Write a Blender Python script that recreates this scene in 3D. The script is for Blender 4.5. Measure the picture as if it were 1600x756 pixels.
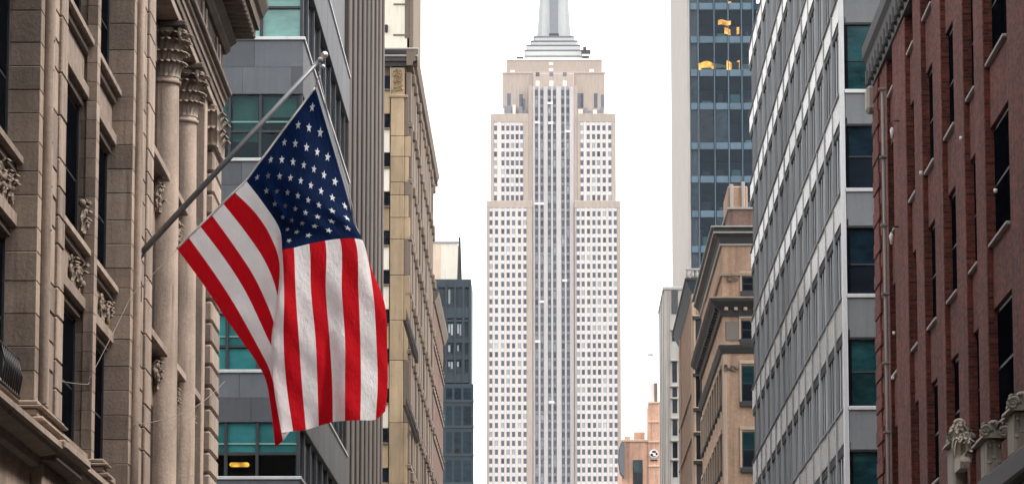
import bpy, math, random
from mathutils import Vector, Matrix
random.seed(7)
for o in list(bpy.data.objects): bpy.data.objects.remove(o)
SC = bpy.context.scene
COL = SC.collection
R = math.radians

# ------------------------------------------------------------------ camera, sky, sun, exposure
FPX = 6000.0                                   # focal length in pixels of the 1600 px wide photograph
PITCH = math.atan(922.0 / FPX)
YAW = math.atan(65.0 * math.cos(PITCH) / FPX)
CAMZ = 1.7
cam = bpy.data.cameras.new('camera'); camo = bpy.data.objects.new('camera', cam); COL.objects.link(camo)
cam.sensor_width = 36.0; cam.lens = 36.0 * FPX / 1600.0
cam.clip_start = 0.5; cam.clip_end = 9000
camo.location = (0, 0, CAMZ); camo.rotation_euler = (math.pi / 2 + PITCH, 0, YAW)
SC.camera = camo

world = bpy.data.worlds.new('World'); SC.world = world; world.use_nodes = True
wn = world.node_tree; wn.nodes.clear()
wo = wn.nodes.new('ShaderNodeOutputWorld'); wb = wn.nodes.new('ShaderNodeBackground')
sky = wn.nodes.new('ShaderNodeTexSky'); sky.sky_type = 'NISHITA'; sky.sun_disc = False
SUN_EL, SUN_AZ = 52.0, 92.0                    # azimuth clockwise from the street direction (+Y)
sky.sun_elevation = R(SUN_EL); sky.sun_rotation = R(SUN_AZ); sky.dust_density = 4.0; sky.ozone_density = 1.0
mixw = wn.nodes.new('ShaderNodeMixRGB'); mixw.inputs[0].default_value = 0.86
mixw.inputs[2].default_value = (11.0, 11.1, 11.3, 1)     # even overcast veil over the clear sky
wn.links.new(sky.outputs[0], mixw.inputs[1]); wn.links.new(mixw.outputs[0], wb.inputs[0])
wb.inputs[1].default_value = 0.135
wn.links.new(wb.outputs[0], wo.inputs[0])

sun = bpy.data.lights.new('sun', 'SUN'); suno = bpy.data.objects.new('sun', sun); COL.objects.link(suno)
sun.energy = 2.7; sun.angle = R(10); sun.color = (1.0, 0.94, 0.86)
sd = Vector((math.sin(R(SUN_AZ)) * math.cos(R(SUN_EL)), math.cos(R(SUN_AZ)) * math.cos(R(SUN_EL)), math.sin(R(SUN_EL))))
suno.rotation_euler = sd.to_track_quat('Z', 'Y').to_euler(); suno.location = (40, -60, 120)

SC.view_settings.view_transform = 'Standard'; SC.view_settings.look = 'None'
SC.view_settings.exposure = 0.8; SC.view_settings.gamma = 1.0
SC.view_settings.use_curve_mapping = False
SC.render.engine = 'CYCLES'
cy = SC.cycles
cy.use_denoising = True; cy.denoiser = 'OPENIMAGEDENOISE'
cy.max_bounces = 6; cy.diffuse_bounces = 2; cy.glossy_bounces = 3; cy.transmission_bounces = 4
cy.transparent_max_bounces = 12; cy.volume_bounces = 2; cy.caustics_reflective = False; cy.caustics_refractive = False
cy.use_adaptive_sampling = True; cy.adaptive_threshold = 0.015

# ------------------------------------------------------------------ measuring: rays through points of the photograph
_f = Vector((-math.sin(YAW) * math.cos(PITCH), math.cos(YAW) * math.cos(PITCH), math.sin(PITCH)))
_r = Vector((math.cos(YAW), math.sin(YAW), 0)); _u = _r.cross(_f)
C0 = Vector((0, 0, CAMZ))
def ray(x, y): return _f * FPX + _r * (x - 800.0) + _u * (378.0 - y)
def front(x, y, Y):                            # (X, Z) on a plane across the street at distance Y
    d = ray(x, y); t = Y / d.y
    return d.x * t, CAMZ + d.z * t
def on(x, y, X, fr=None):                      # (Y, Z) on a facade plane X = const (optionally in a turned frame)
    d = ray(x, y); o = C0
    if fr:
        piv, a = fr; m = Matrix.Rotation(-a, 3, 'Z'); o = m @ (C0 - piv) + piv; d = m @ d
    t = (X - o.x) / d.x
    return o.y + d.y * t, o.z + d.z * t
def pt(x, y, Y):
    X, Z = front(x, y, Y); return Vector((X, Y, Z))

# ------------------------------------------------------------------ mesh helpers
class MB:
    def __init__(s): s.v = []; s.f = []; s.sm = []
    def add(s, vs, fs, smooth=False):
        n = len(s.v); s.v += [tuple(p) for p in vs]; s.f += [tuple(n + i for i in f) for f in fs]; s.sm += [smooth] * len(fs); return s
    def box(s, x0, x1, y0, y1, z0, z1):
        x0, x1 = min(x0, x1), max(x0, x1); y0, y1 = min(y0, y1), max(y0, y1); z0, z1 = min(z0, z1), max(z0, z1)
        return s.add([(x0, y0, z0), (x1, y0, z0), (x1, y1, z0), (x0, y1, z0), (x0, y0, z1), (x1, y0, z1), (x1, y1, z1), (x0, y1, z1)],
              [(3, 2, 1, 0), (4, 5, 6, 7), (0, 1, 5, 4), (1, 2, 6, 5), (2, 3, 7, 6), (3, 0, 4, 7)])
    def cbox(s, x0, x1, y0, y1, z0, z1, c=0.01):
        X, Y, Z = (min(x0, x1), max(x0, x1)), (min(y0, y1), max(y0, y1)), (min(z0, z1), max(z0, z1))
        c = min(c, (X[1] - X[0]) * .3, (Y[1] - Y[0]) * .3, (Z[1] - Z[0]) * .3)
        vs = []; ix = {}
        for i in (0, 1):
            for j in (0, 1):
                for k in (0, 1):
                    p = [X[i], Y[j], Z[k]]; q = [X[i] + c * (1 - 2 * i), Y[j] + c * (1 - 2 * j), Z[k] + c * (1 - 2 * k)]
                    for a in range(3):
                        w = list(q); w[a] = p[a]; ix[i, j, k, a] = len(vs); vs.append(w)
        fs = []
        def quad(l):
            cx = [sum(vs[i][a] for i in l) / len(l) for a in range(3)]
            m = [(X[0] + X[1]) / 2, (Y[0] + Y[1]) / 2, (Z[0] + Z[1]) / 2]
            a, b, c_ = (Vector(vs[l[0]]), Vector(vs[l[1]]), Vector(vs[l[2]]))
            n = (b - a).cross(c_ - a)
            fs.append(tuple(l) if n.dot(Vector(cx) - Vector(m)) > 0 else tuple(reversed(l)))
        for a in range(3):
            b, d = (a + 1) % 3, (a + 2) % 3
            for s_ in (0, 1):
                def key(p, q):
                    t = [0, 0, 0]; t[a] = s_; t[b] = p; t[d] = q; return ix[t[0], t[1], t[2], a]
                quad([key(0, 0), key(1, 0), key(1, 1), key(0, 1)])
            for p in (0, 1):
                for q in (0, 1):                       # edge chamfers along axis a
                    def ek(e, w):
                        t = [0, 0, 0]; t[a] = e; t[b] = p; t[d] = q; return ix[t[0], t[1], t[2], w]
                    quad([ek(0, b), ek(1, b), ek(1, d), ek(0, d)])
        for i in (0, 1):
            for j in (0, 1):
                for k in (0, 1): quad([ix[i, j, k, 0], ix[i, j, k, 1], ix[i, j, k, 2]])
        return s.add(vs, fs)
    def prism(s, prof, e0, e1, axis):                    # closed profile extruded along an axis; prof in the other two (cyclic order x,y,z without axis)
        n = len(prof); vs = []
        for e in (e0, e1):
            for a, b in prof:
                vs.append({'x': (e, a, b), 'y': (a, e, b), 'z': (a, b, e)}[axis])
        area = sum(prof[i][0] * prof[(i + 1) % n][1] - prof[(i + 1) % n][0] * prof[i][1] for i in range(n))
        fs = [tuple(range(n)), tuple(range(2 * n - 1, n - 1, -1))] + [(i, i + n, (i + 1) % n + n, (i + 1) % n) for i in range(n)]
        flip = (area > 0) ^ (axis == 'y') ^ (e1 < e0)
        if flip: fs = [tuple(reversed(f)) for f in fs]
        return s.add(vs, fs)
    def lathe(s, prof, cx, cy_, a0=0.0, a1=2 * math.pi, n=24, smooth=True):
        full = abs(a1 - a0 - 2 * math.pi) < 1e-6; m = n if full else n + 1; vs = []
        for i in range(m):
            a = a0 + (a1 - a0) * i / n
            vs += [(cx + r * math.cos(a), cy_ + r * math.sin(a), z) for r, z in prof]
        k = len(prof); fs = []
        for i in range(n):
            j = (i + 1) % m
            for q in range(k - 1): fs.append((i * k + q, j * k + q, j * k + q + 1, i * k + q + 1))
        return s.add(vs, fs, smooth)
    def tube(s, pts, r, n=8, smooth=True, taper=1.0):
        pts = [Vector(p) for p in pts]; vs = []; m = len(pts)
        for i, p in enumerate(pts):
            t = (pts[min(i + 1, m - 1)] - pts[max(i - 1, 0)]).normalized()
            a = t.cross(Vector((0, 0, 1)) if abs(t.z) < .9 else Vector((1, 0, 0))).normalized(); b = t.cross(a)
            rr = r * (1 + (taper - 1) * i / max(1, m - 1))
            vs += [p + (a * math.cos(2 * math.pi * j / n) + b * math.sin(2 * math.pi * j / n)) * rr for j in range(n)]
        fs = [(i * n + j, (i + 1) * n + j, (i + 1) * n + (j + 1) % n, i * n + (j + 1) % n) for i in range(m - 1) for j in range(n)]
        fs += [tuple(range(n)), tuple(range(m * n - 1, (m - 1) * n - 1, -1))]
        return s.add(vs, fs, smooth)
    def ball(s, c, r, n=10, m=6, sc=(1, 1, 1)):
        vs = []; fs = []
        for i in range(m + 1):
            t = math.pi * i / m
            for j in range(n):
                a = 2 * math.pi * j / n
                vs.append((c[0] + r * sc[0] * math.sin(t) * math.cos(a), c[1] + r * sc[1] * math.sin(t) * math.sin(a), c[2] + r * sc[2] * math.cos(t)))
        for i in range(m):
            for j in range(n): fs.append((i * n + j, (i + 1) * n + j, (i + 1) * n + (j + 1) % n, i * n + (j + 1) % n))
        return s.add(vs, fs, True)
    def mesh(s, name, mat, off=(0, 0, 0)):
        me = bpy.data.meshes.new(name)
        me.from_pydata([(p[0] - off[0], p[1] - off[1], p[2] - off[2]) for p in s.v], [], s.f)
        me.polygons.foreach_set('use_smooth', s.sm)
        me.materials.append(mat); me.update(); return me
    def build(s, name, mat, parent=None, kind=None, label=None):
        off = Vector((0, 0, 0)); p = parent
        while p: off += p.location; p = p.parent
        o = bpy.data.objects.new(name, s.mesh(name, mat, off)); COL.objects.link(o); o.parent = parent
        if kind: o['kind'] = kind
        if label: o['label'] = label
        return o

_cache = {}
def piece(name, mat, parent, x0, x1, y0, y1, z0, z1, c=0.012):
    """one chamfered block of its own; blocks of one size share their mesh"""
    x0, x1 = min(x0, x1), max(x0, x1); y0, y1 = min(y0, y1), max(y0, y1); z0, z1 = min(z0, z1), max(z0, z1)
    key = (mat.name, round(x1 - x0, 3), round(y1 - y0, 3), round(z1 - z0, 3), c)
    if key not in _cache:
        hx, hy, hz = (x1 - x0) / 2, (y1 - y0) / 2, (z1 - z0) / 2
        b = MB(); b.cbox(-hx, hx, -hy, hy, -hz, hz, c) if c > 0 else b.box(-hx, hx, -hy, hy, -hz, hz)
        _cache[key] = b.mesh(name, mat)
    o = bpy.data.objects.new(name, _cache[key]); COL.objects.link(o); o.parent = parent
    off = Vector((0, 0, 0)); p = parent
    while p: off += p.location; p = p.parent
    o.location = Vector(((x0 + x1) / 2, (y0 + y1) / 2, (z0 + z1) / 2)) - off
    return o

class Face:
    """a facade: u runs along it, d is metres out of its plane, z is up"""
    def __init__(s, axis, plane, out): s.axis, s.plane, s.out = axis, plane, out
    def ext(s, u0, u1, d0, d1, z0, z1):
        a, b = s.plane + s.out * d0, s.plane + s.out * d1
        return (a, b, u0, u1, z0, z1) if s.axis == 'street' else (u0, u1, a, b, z0, z1)
    def pc(s, name, mat, parent, u0, u1, d0, d1, z0, z1, c=0.012): return piece(name, mat, parent, *s.ext(u0, u1, d0, d1, z0, z1), c)
    def prism(s, mb, prof, u0, u1):                      # profile of (d, z)
        p = [(s.plane + s.out * d, z) for d, z in prof]
        return mb.prism(p, u0, u1, 'y' if s.axis == 'street' else 'x')
    def pos(s, u, d, z): return Vector((s.plane + s.out * d, u, z)) if s.axis == 'street' else Vector((u, s.plane + s.out * d, z))

def thing(name, label, cat, loc=(0, 0, 0), group=None, rot=0.0):
    o = bpy.data.objects.new(name, None); COL.objects.link(o); o.location = loc; o.rotation_euler = (0, 0, rot)
    o.empty_display_size = 0.5; o['label'] = label; o['category'] = cat
    if group: o['group'] = group
    return o
def tag(o, label, cat, group=None):
    o['label'] = label; o['category'] = cat
    if group: o['group'] = group
    return o
def body(parent, mat, x0, x1, y0, y1, z0, z1, name='wall'):
    return MB().box(x0, x1, y0, y1, z0, z1).build(name, mat, parent)

# ------------------------------------------------------------------ materials
def _nodes(name):
    m = bpy.data.materials.new(name); m.use_nodes = True; nt = m.node_tree
    return m, nt, nt.nodes['Principled BSDF'], nt.nodes, nt.links
def _math(N, L, op, a, b=None, clamp=False):
    n = N.new('ShaderNodeMath'); n.operation = op; n.use_clamp = clamp
    for i, v in enumerate((a, b)):
        if v is None: continue
        if isinstance(v, (int, float)): n.inputs[i].default_value = v
        else: L.new(v, n.inputs[i])
    return n.outputs[0]
def _noise(N, L, vec, scale, detail=5, rough=.6):
    n = N.new('ShaderNodeTexNoise'); n.inputs['Scale'].default_value = scale; n.inputs['Detail'].default_value = detail; n.inputs['Roughness'].default_value = rough
    L.new(vec, n.inputs['Vector']); return n.outputs['Fac']
def _ramp(N, L, fac, lo, hi):
    n = N.new('ShaderNodeMapRange'); n.inputs['From Min'].default_value = lo; n.inputs['From Max'].default_value = hi
    L.new(fac, n.inputs['Value']); return n.outputs['Result']
def _mul(N, L, col, fac):                              # colour times a grey value
    n = N.new('ShaderNodeMixRGB'); n.blend_type = 'MULTIPLY'; n.inputs[0].default_value = 1
    L.new(col, n.inputs[1]) if not isinstance(col, tuple) else setattr(n.inputs[1], 'default_value', col)
    c = N.new('ShaderNodeCombineColor')
    for i in range(3): L.new(fac, c.inputs[i])
    L.new(c.outputs[0], n.inputs[2]); return n.outputs[0]
def wall_mat(name, col, rough=.85, var=.3, scale=.9, streak=.3, bump=.25, bscale=14, objvar=.16, metallic=0, spec=.35, grime=(.45, .4, .36), grime_amt=.35):
    m, nt, P, N, L = _nodes(name)
    pos = N.new('ShaderNodeNewGeometry').outputs['Position']
    a = _noise(N, L, pos, scale); b = _noise(N, L, pos, bscale, 6, .65)
    mp = N.new('ShaderNodeMapping'); mp.inputs['Scale'].default_value = (2.2, 2.2, .16); L.new(pos, mp.inputs['Vector'])
    s = _noise(N, L, mp.outputs[0], 1.0, 5, .6)
    v = _math(N, L, 'MULTIPLY_ADD', a, var); N[-1].inputs[2].default_value = 1 - var * .5
    v2 = _math(N, L, 'MULTIPLY_ADD', b, var * .8); N[-1].inputs[2].default_value = 1 - var * .4
    v3 = _math(N, L, 'MULTIPLY_ADD', s, streak); N[-1].inputs[2].default_value = 1 - streak * .5
    oi = N.new('ShaderNodeObjectInfo').outputs['Random']
    v4 = _math(N, L, 'MULTIPLY_ADD', oi, objvar); N[-1].inputs[2].default_value = 1 - objvar * .5
    f = _math(N, L, 'MULTIPLY', _math(N, L, 'MULTIPLY', v, v2), _math(N, L, 'MULTIPLY', v3, v4))
    base = _mul(N, L, (*col, 1), f)
    gr = _noise(N, L, mp.outputs[0], 2.3, 6, .7); gm = _math(N, L, 'MULTIPLY', _ramp(N, L, gr, .52, .75), grime_amt, True)
    mx = N.new('ShaderNodeMixRGB'); mx.blend_type = 'MULTIPLY'; L.new(gm, mx.inputs[0]); L.new(base, mx.inputs[1]); mx.inputs[2].default_value = (*grime, 1)
    L.new(mx.outputs[0], P.inputs['Base Color'])
    P.inputs['Roughness'].default_value = rough; P.inputs['Metallic'].default_value = metallic; P.inputs['Specular IOR Level'].default_value = spec
    if bump:
        bn = N.new('ShaderNodeBump'); bn.inputs['Strength'].default_value = bump; bn.inputs['Distance'].default_value = .02
        L.new(b, bn.inputs['Height']); L.new(bn.outputs[0], P.inputs['Normal'])
    return m
def brick_mat(name, c1, c2, mortar, bw=.21, bh=.07, var=.4, bump=.5):
    m, nt, P, N, L = _nodes(name)
    g = N.new('ShaderNodeNewGeometry'); pos = g.outputs['Position']
    sp = N.new('ShaderNodeSeparateXYZ'); L.new(pos, sp.inputs[0])
    sn = N.new('ShaderNodeSeparateXYZ'); L.new(g.outputs['True Normal'], sn.inputs[0])
    k = _math(N, L, 'GREATER_THAN', _math(N, L, 'ABSOLUTE', sn.outputs[0]), .7)
    u = _math(N, L, 'ADD', _math(N, L, 'MULTIPLY', sp.outputs[1], k), _math(N, L, 'MULTIPLY', sp.outputs[0], _math(N, L, 'SUBTRACT', 1.0, k)))
    cb = N.new('ShaderNodeCombineXYZ'); L.new(u, cb.inputs[0]); L.new(sp.outputs[2], cb.inputs[1])
    br = N.new('ShaderNodeTexBrick'); L.new(cb.outputs[0], br.inputs['Vector'])
    br.inputs['Color1'].default_value = (*c1, 1); br.inputs['Color2'].default_value = (*c2, 1); br.inputs['Mortar'].default_value = (*mortar, 1)
    br.inputs['Scale'].default_value = 1; br.inputs['Brick Width'].default_value = bw; br.inputs['Row Height'].default_value = bh
    br.inputs['Mortar Size'].default_value = .008; br.inputs['Mortar Smooth'].default_value = .3; br.inputs['Bias'].default_value = 0
    a = _noise(N, L, pos, .8); b = _noise(N, L, pos, 9, 6, .7)
    f = _math(N, L, 'MULTIPLY_ADD', _math(N, L, 'MULTIPLY', a, b), var * 3); N[-1].inputs[2].default_value = 1 - var * .75
    mp = N.new('ShaderNodeMapping'); mp.inputs['Scale'].default_value = (2.6, 2.6, .14); L.new(pos, mp.inputs['Vector'])
    st = _ramp(N, L, _noise(N, L, mp.outputs[0], 1.2, 6, .7), .42, .72)
    sf = _math(N, L, 'MULTIPLY_ADD', st, -.5); N[-1].inputs[2].default_value = 1.12
    L.new(_mul(N, L, br.outputs['Color'], _math(N, L, 'MULTIPLY', f, sf)), P.inputs['Base Color'])
    P.inputs['Roughness'].default_value = .85; P.inputs['Specular IOR Level'].default_value = .3
    bn = N.new('ShaderNodeBump'); bn.inputs['Strength'].default_value = bump; bn.inputs['Distance'].default_value = .012; bn.invert = True
    h = _math(N, L, 'ADD', br.outputs['Fac'], _math(N, L, 'MULTIPLY', b, .6)); L.new(h, bn.inputs['Height']); L.new(bn.outputs[0], P.inputs['Normal'])
    return m
def gloss_mat(name, col, rough=.08, metallic=0, spec=.5, objvar=.5, wav=0.0, mott=.5):
    m, nt, P, N, L = _nodes(name)
    oi = N.new('ShaderNodeObjectInfo').outputs['Random']
    f = _math(N, L, 'MULTIPLY_ADD', oi, objvar); N[-1].inputs[2].default_value = 1 - objvar * .5
    pos = N.new('ShaderNodeNewGeometry').outputs['Position']
    mp = N.new('ShaderNodeMapping'); mp.inputs['Scale'].default_value = (1, 1, 2.2); L.new(pos, mp.inputs['Vector'])
    a = _math(N, L, 'MULTIPLY_ADD', _ramp(N, L, _noise(N, L, mp.outputs[0], .9, 6, .65), .3, .7), mott); N[-1].inputs[2].default_value = 1 - mott * .5  # soft blotches: glass reflections put into the base colour
    L.new(_mul(N, L, (*col, 1), _math(N, L, 'MULTIPLY', f, a)), P.inputs['Base Color'])
    P.inputs['Roughness'].default_value = rough; P.inputs['Metallic'].default_value = metallic; P.inputs['Specular IOR Level'].default_value = spec
    if wav:
        bn = N.new('ShaderNodeBump'); bn.inputs['Strength'].default_value = wav; bn.inputs['Distance'].default_value = .05
        L.new(_noise(N, L, pos, .6, 2), bn.inputs['Height']); L.new(bn.outputs[0], P.inputs['Normal'])
    return m
def clear_mat(name, tint):
    m, nt, P, N, L = _nodes(name); N.remove(P); out = [n for n in N if n.type == 'OUTPUT_MATERIAL'][0]
    t = N.new('ShaderNodeBsdfTransparent'); t.inputs[0].default_value = (*tint, 1)
    g = N.new('ShaderNodeBsdfGlossy'); g.inputs['Roughness'].default_value = .03; g.inputs['Color'].default_value = (.7, .85, 1, 1)
    fr = N.new('ShaderNodeFresnel'); fr.inputs[0].default_value = 1.26
    mx = N.new('ShaderNodeMixShader'); L.new(fr.outputs[0], mx.inputs[0]); L.new(t.outputs[0], mx.inputs[1]); L.new(g.outputs[0], mx.inputs[2]); L.new(mx.outputs[0], out.inputs[0])
    return m
def emit_mat(name, col, st):
    m, nt, P, N, L = _nodes(name); P.inputs['Base Color'].default_value = (*col, 1)
    P.inputs['Emission Color'].default_value = (*col, 1); P.inputs['Emission Strength'].default_value = st; return m
def cloth_mat(name, col):
    m, nt, P, N, L = _nodes(name); out = [n for n in N if n.type == 'OUTPUT_MATERIAL'][0]
    pos = N.new('ShaderNodeNewGeometry').outputs['Position']
    a = _math(N, L, 'MULTIPLY_ADD', _noise(N, L, pos, 2.2), .25); N[-1].inputs[2].default_value = .87
    base = _mul(N, L, (*col, 1), a); L.new(base, P.inputs['Base Color'])
    P.inputs['Roughness'].default_value = .8; P.inputs['Specular IOR Level'].default_value = .08
    mp = N.new('ShaderNodeMapping'); mp.inputs['Scale'].default_value = (1.5, 1.5, .8); mp.inputs['Rotation'].default_value = (0, .5, 0); L.new(pos, mp.inputs['Vector'])
    w = _noise(N, L, mp.outputs[0], 5, 4, .6); fine = _noise(N, L, pos, 120, 2)
    h = _math(N, L, 'ADD', w, _math(N, L, 'MULTIPLY', fine, .12))
    bn = N.new('ShaderNodeBump'); bn.inputs['Strength'].default_value = .8; bn.inputs['Distance'].default_value = .06
    L.new(h, bn.inputs['Height']); L.new(bn.outputs[0], P.inputs['Normal'])
    tr = N.new('ShaderNodeBsdfTranslucent'); L.new(base, tr.inputs[0]); L.new(bn.outputs[0], tr.inputs['Normal'])
    mx = N.new('ShaderNodeMixShader'); mx.inputs[0].default_value = .5
    L.new(P.outputs[0], mx.inputs[1]); L.new(tr.outputs[0], mx.inputs[2]); L.new(mx.outputs[0], out.inputs[0])
    return m

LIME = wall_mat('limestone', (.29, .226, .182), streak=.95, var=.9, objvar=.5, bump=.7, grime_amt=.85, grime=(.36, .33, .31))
LIME_DK = wall_mat('weathered_shaded_limestone', (.115, .091, .074), streak=.7, var=.6, objvar=.25, bump=.5, grime_amt=.9, grime=(.36, .33, .31))  # grimy stone, with the shade of beds and entablature put into its colour
CARVE = wall_mat('carved_limestone', (.215, .17, .135), bump=.8, bscale=9, grime_amt=.9, var=.6, grime=(.25, .22, .2))  # darker than plain limestone: shadow of the deep carving put into the colour
GLASS = gloss_mat('dark_window_glass', (.008, .012, .018), .08, spec=.22)
SHADE_GLASS = gloss_mat('shade_black_window_glass', (.003, .0035, .005), .5, spec=0.0)  # flat black: the darkness of deep-set windows put into the colour
DEEP_GLASS = gloss_mat('deep_window_glass', (.005, .007, .011), .12, spec=.07)
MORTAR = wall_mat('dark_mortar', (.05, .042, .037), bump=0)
GLASS_TEAL = gloss_mat('teal_window_glass', (.011, .046, .052), .08, objvar=.8, spec=.3, mott=1.5, wav=.15)
GLASS_BLUE = gloss_mat('blue_window_glass', (.008, .022, .034), .08, objvar=.7, spec=.3, mott=1.5, wav=.15)
BLIND = wall_mat('window_blind', (.42, .45, .47), bump=0, streak=.1, objvar=.5)
FRAME_DK = wall_mat('dark_window_frame', (.03, .033, .036), rough=.5, bump=0, streak=.1)
FRAME_LT = wall_mat('pale_metal_ledge', (.5, .5, .5), rough=.4, bump=0, streak=.2, metallic=.3)
GREYST = wall_mat('grey_stone_panel', (.105, .111, .122), streak=.35, scale=1.5, objvar=.55)
GREYST_DK = wall_mat('dark_grey_panel', (.07, .071, .075), streak=.3, rough=.6)
RIB = wall_mat('brown_grey_concrete', (.08, .065, .057), streak=.8, var=.6, objvar=.5, scale=.4)
TAN = wall_mat('tan_stone', (.40, .295, .185), streak=.7, var=.5, objvar=.35, grime_amt=.7)
CREAM = wall_mat('cream_render', (.8, .74, .62), streak=.15, var=.12, bump=.1)
TAN_BROWN = wall_mat('brown_tan_masonry', (.165, .128, .10), streak=.5, bump=.5, bscale=5)
BRICK_BROWN = brick_mat('brown_brick', (.16, .095, .075), (.21, .125, .10), (.20, .165, .14))
BRICK_RED = brick_mat('red_brick', (.165, .036, .022), (.05, .014, .011), (.095, .05, .04), .24, .08, .8, 1.0)
BRICK_TAN = brick_mat('tan_brick', (.46, .29, .19), (.39, .245, .165), (.40, .31, .24))
BRICK_ORANGE = brick_mat('orange_brick', (.64, .36, .245), (.57, .31, .21), (.58, .42, .33))
STONE_TAN = wall_mat('tan_trim_stone', (.46, .35, .265), streak=.4)
CORN_DK = wall_mat('dark_cornice', (.048, .046, .046), rough=.6, streak=.3)  # dark grey tone for cornices, ledges and sills
CONC = wall_mat('pale_concrete', (.42, .41, .385), streak=.5, scale=.5)
CONC_LT = wall_mat('travertine_panel', (.40, .355, .32), streak=.6, scale=.5)
GREY_RELIEF = wall_mat('carved_grey_stone', (.30, .265, .225), bump=.6, bscale=12, grime_amt=.9, grime=(.25, .24, .22))
SPAN = wall_mat('glossy_white_spandrel', (.42, .41, .39), rough=.24, metallic=.6, var=.3, streak=.5, bump=.03, bscale=3, objvar=.5, spec=.6, grime_amt=.15)
FIN = wall_mat('aluminium_fin', (.35, .355, .365), rough=.5, metallic=.3, var=.2, streak=.3, bump=0, objvar=.5)
ESB_ST = wall_mat('pale_limestone', (.60, .53, .48), streak=.2, scale=.05, bump=0, objvar=.06, var=.14, grime_amt=.1)
ESB_SP = wall_mat('aluminium_spandrel', (.72, .715, .71), rough=.6, bump=0, objvar=.2, metallic=.1, streak=.1)
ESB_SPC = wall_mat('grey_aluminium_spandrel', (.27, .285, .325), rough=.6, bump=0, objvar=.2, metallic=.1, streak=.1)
ESB_MET = wall_mat('pale_steel_cladding', (.44, .445, .44), rough=.45, metallic=.3, bump=0, streak=.2, scale=.1)
ESB_STEEL = wall_mat('grey_steel', (.16, .17, .185), rough=.5, metallic=.2, bump=0, streak=.1)
ESB_GL = gloss_mat('tower_window_glass', (.085, .09, .125), .2, objvar=1.4, spec=.3)
ESB_CR = wall_mat('weathered_crown_stone', (.385, .312, .262), streak=.6, scale=.08, bump=0, objvar=.08, var=.3, grime_amt=.3)
POLE = wall_mat('grey_painted_pole', (.16, .165, .175), rough=.4, metallic=.3, var=.2, bump=.05, objvar=0)
WIRE = wall_mat('dull_wire', (.17, .15, .13), rough=.6, bump=0)
PIPE = wall_mat('grey_drainpipe', (.19, .175, .165), rough=.7, bump=.3)
BLACK = wall_mat('black_metal', (.02, .02, .022), rough=.5, bump=0)
FL_RED = cloth_mat('red_cloth', (.56, .006, .014)); FL_WHITE = cloth_mat('white_cloth', (.88, .865, .875)); FL_BLUE = cloth_mat('navy_cloth', (.003, .014, .060))
STAR = cloth_mat('white_star_cloth', (.82, .84, .86))
WARM = emit_mat('warm_lamp', (1.0, .40, .05), 1.3)
_wn = WARM.node_tree; _wp = _wn.nodes['Principled BSDF']
_st = _math(_wn.nodes, _wn.links, 'MULTIPLY', _ramp(_wn.nodes, _wn.links, _noise(_wn.nodes, _wn.links, _wn.nodes.new('ShaderNodeNewGeometry').outputs['Position'], 1.6, 4, .7), .34, .62), 2.2)
_wn.links.new(_st, _wp.inputs['Emission Strength'])
ROOM = wall_mat('office_interior', (.018, .045, .065), bump=0)
ROOM_LT = wall_mat('office_blind', (.20, .36, .33), bump=0, objvar=.4)
CLEAR_T = clear_mat('clear_teal_glass', (.62, .74, .72)); CLEAR_B = clear_mat('clear_blue_glass', (.66, .72, .76))
GLASS_TEAL2 = gloss_mat('bright_teal_glass', (.03, .16, .165), .1, objvar=.5)

# ------------------------------------------------------------------ the ground
def struct(o): o['kind'] = 'structure'; return o
ASPH = wall_mat('asphalt', (.05, .05, .052), bump=.4, bscale=40)
PAVE = wall_mat('concrete_pavement', (.17, .165, .158), bump=.2)
GROUND = wall_mat('city_ground', (.12, .118, .112), bump=0)
PAINT = wall_mat('road_paint', (.75, .74, .7), bump=0)
struct(MB().box(-900, 900, -120, 2600, -.5, -.02).build('ground', GROUND))
struct(MB().box(-5.2, 5.2, -120, 1555, -.015, 0).build('road', ASPH))
for sx, n in ((-1, 'pavement'), (1, 'pavement')):
    p = struct(MB().box(sx * 5.35, sx * 9.62, -120, 1555, -.015, .13).build(n, PAVE))
    struct(MB().box(sx * 5.2, sx * 5.35, -120, 1555, -.015, .14).build('kerb', wall_mat('granite_kerb', (.33, .325, .32))))
mk = MB()
for i in range(60): mk.box(-.06, .06, -20 + i * 9, -17 + i * 9, .003, .006)
struct(mk.build('road_marking', PAINT))

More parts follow.
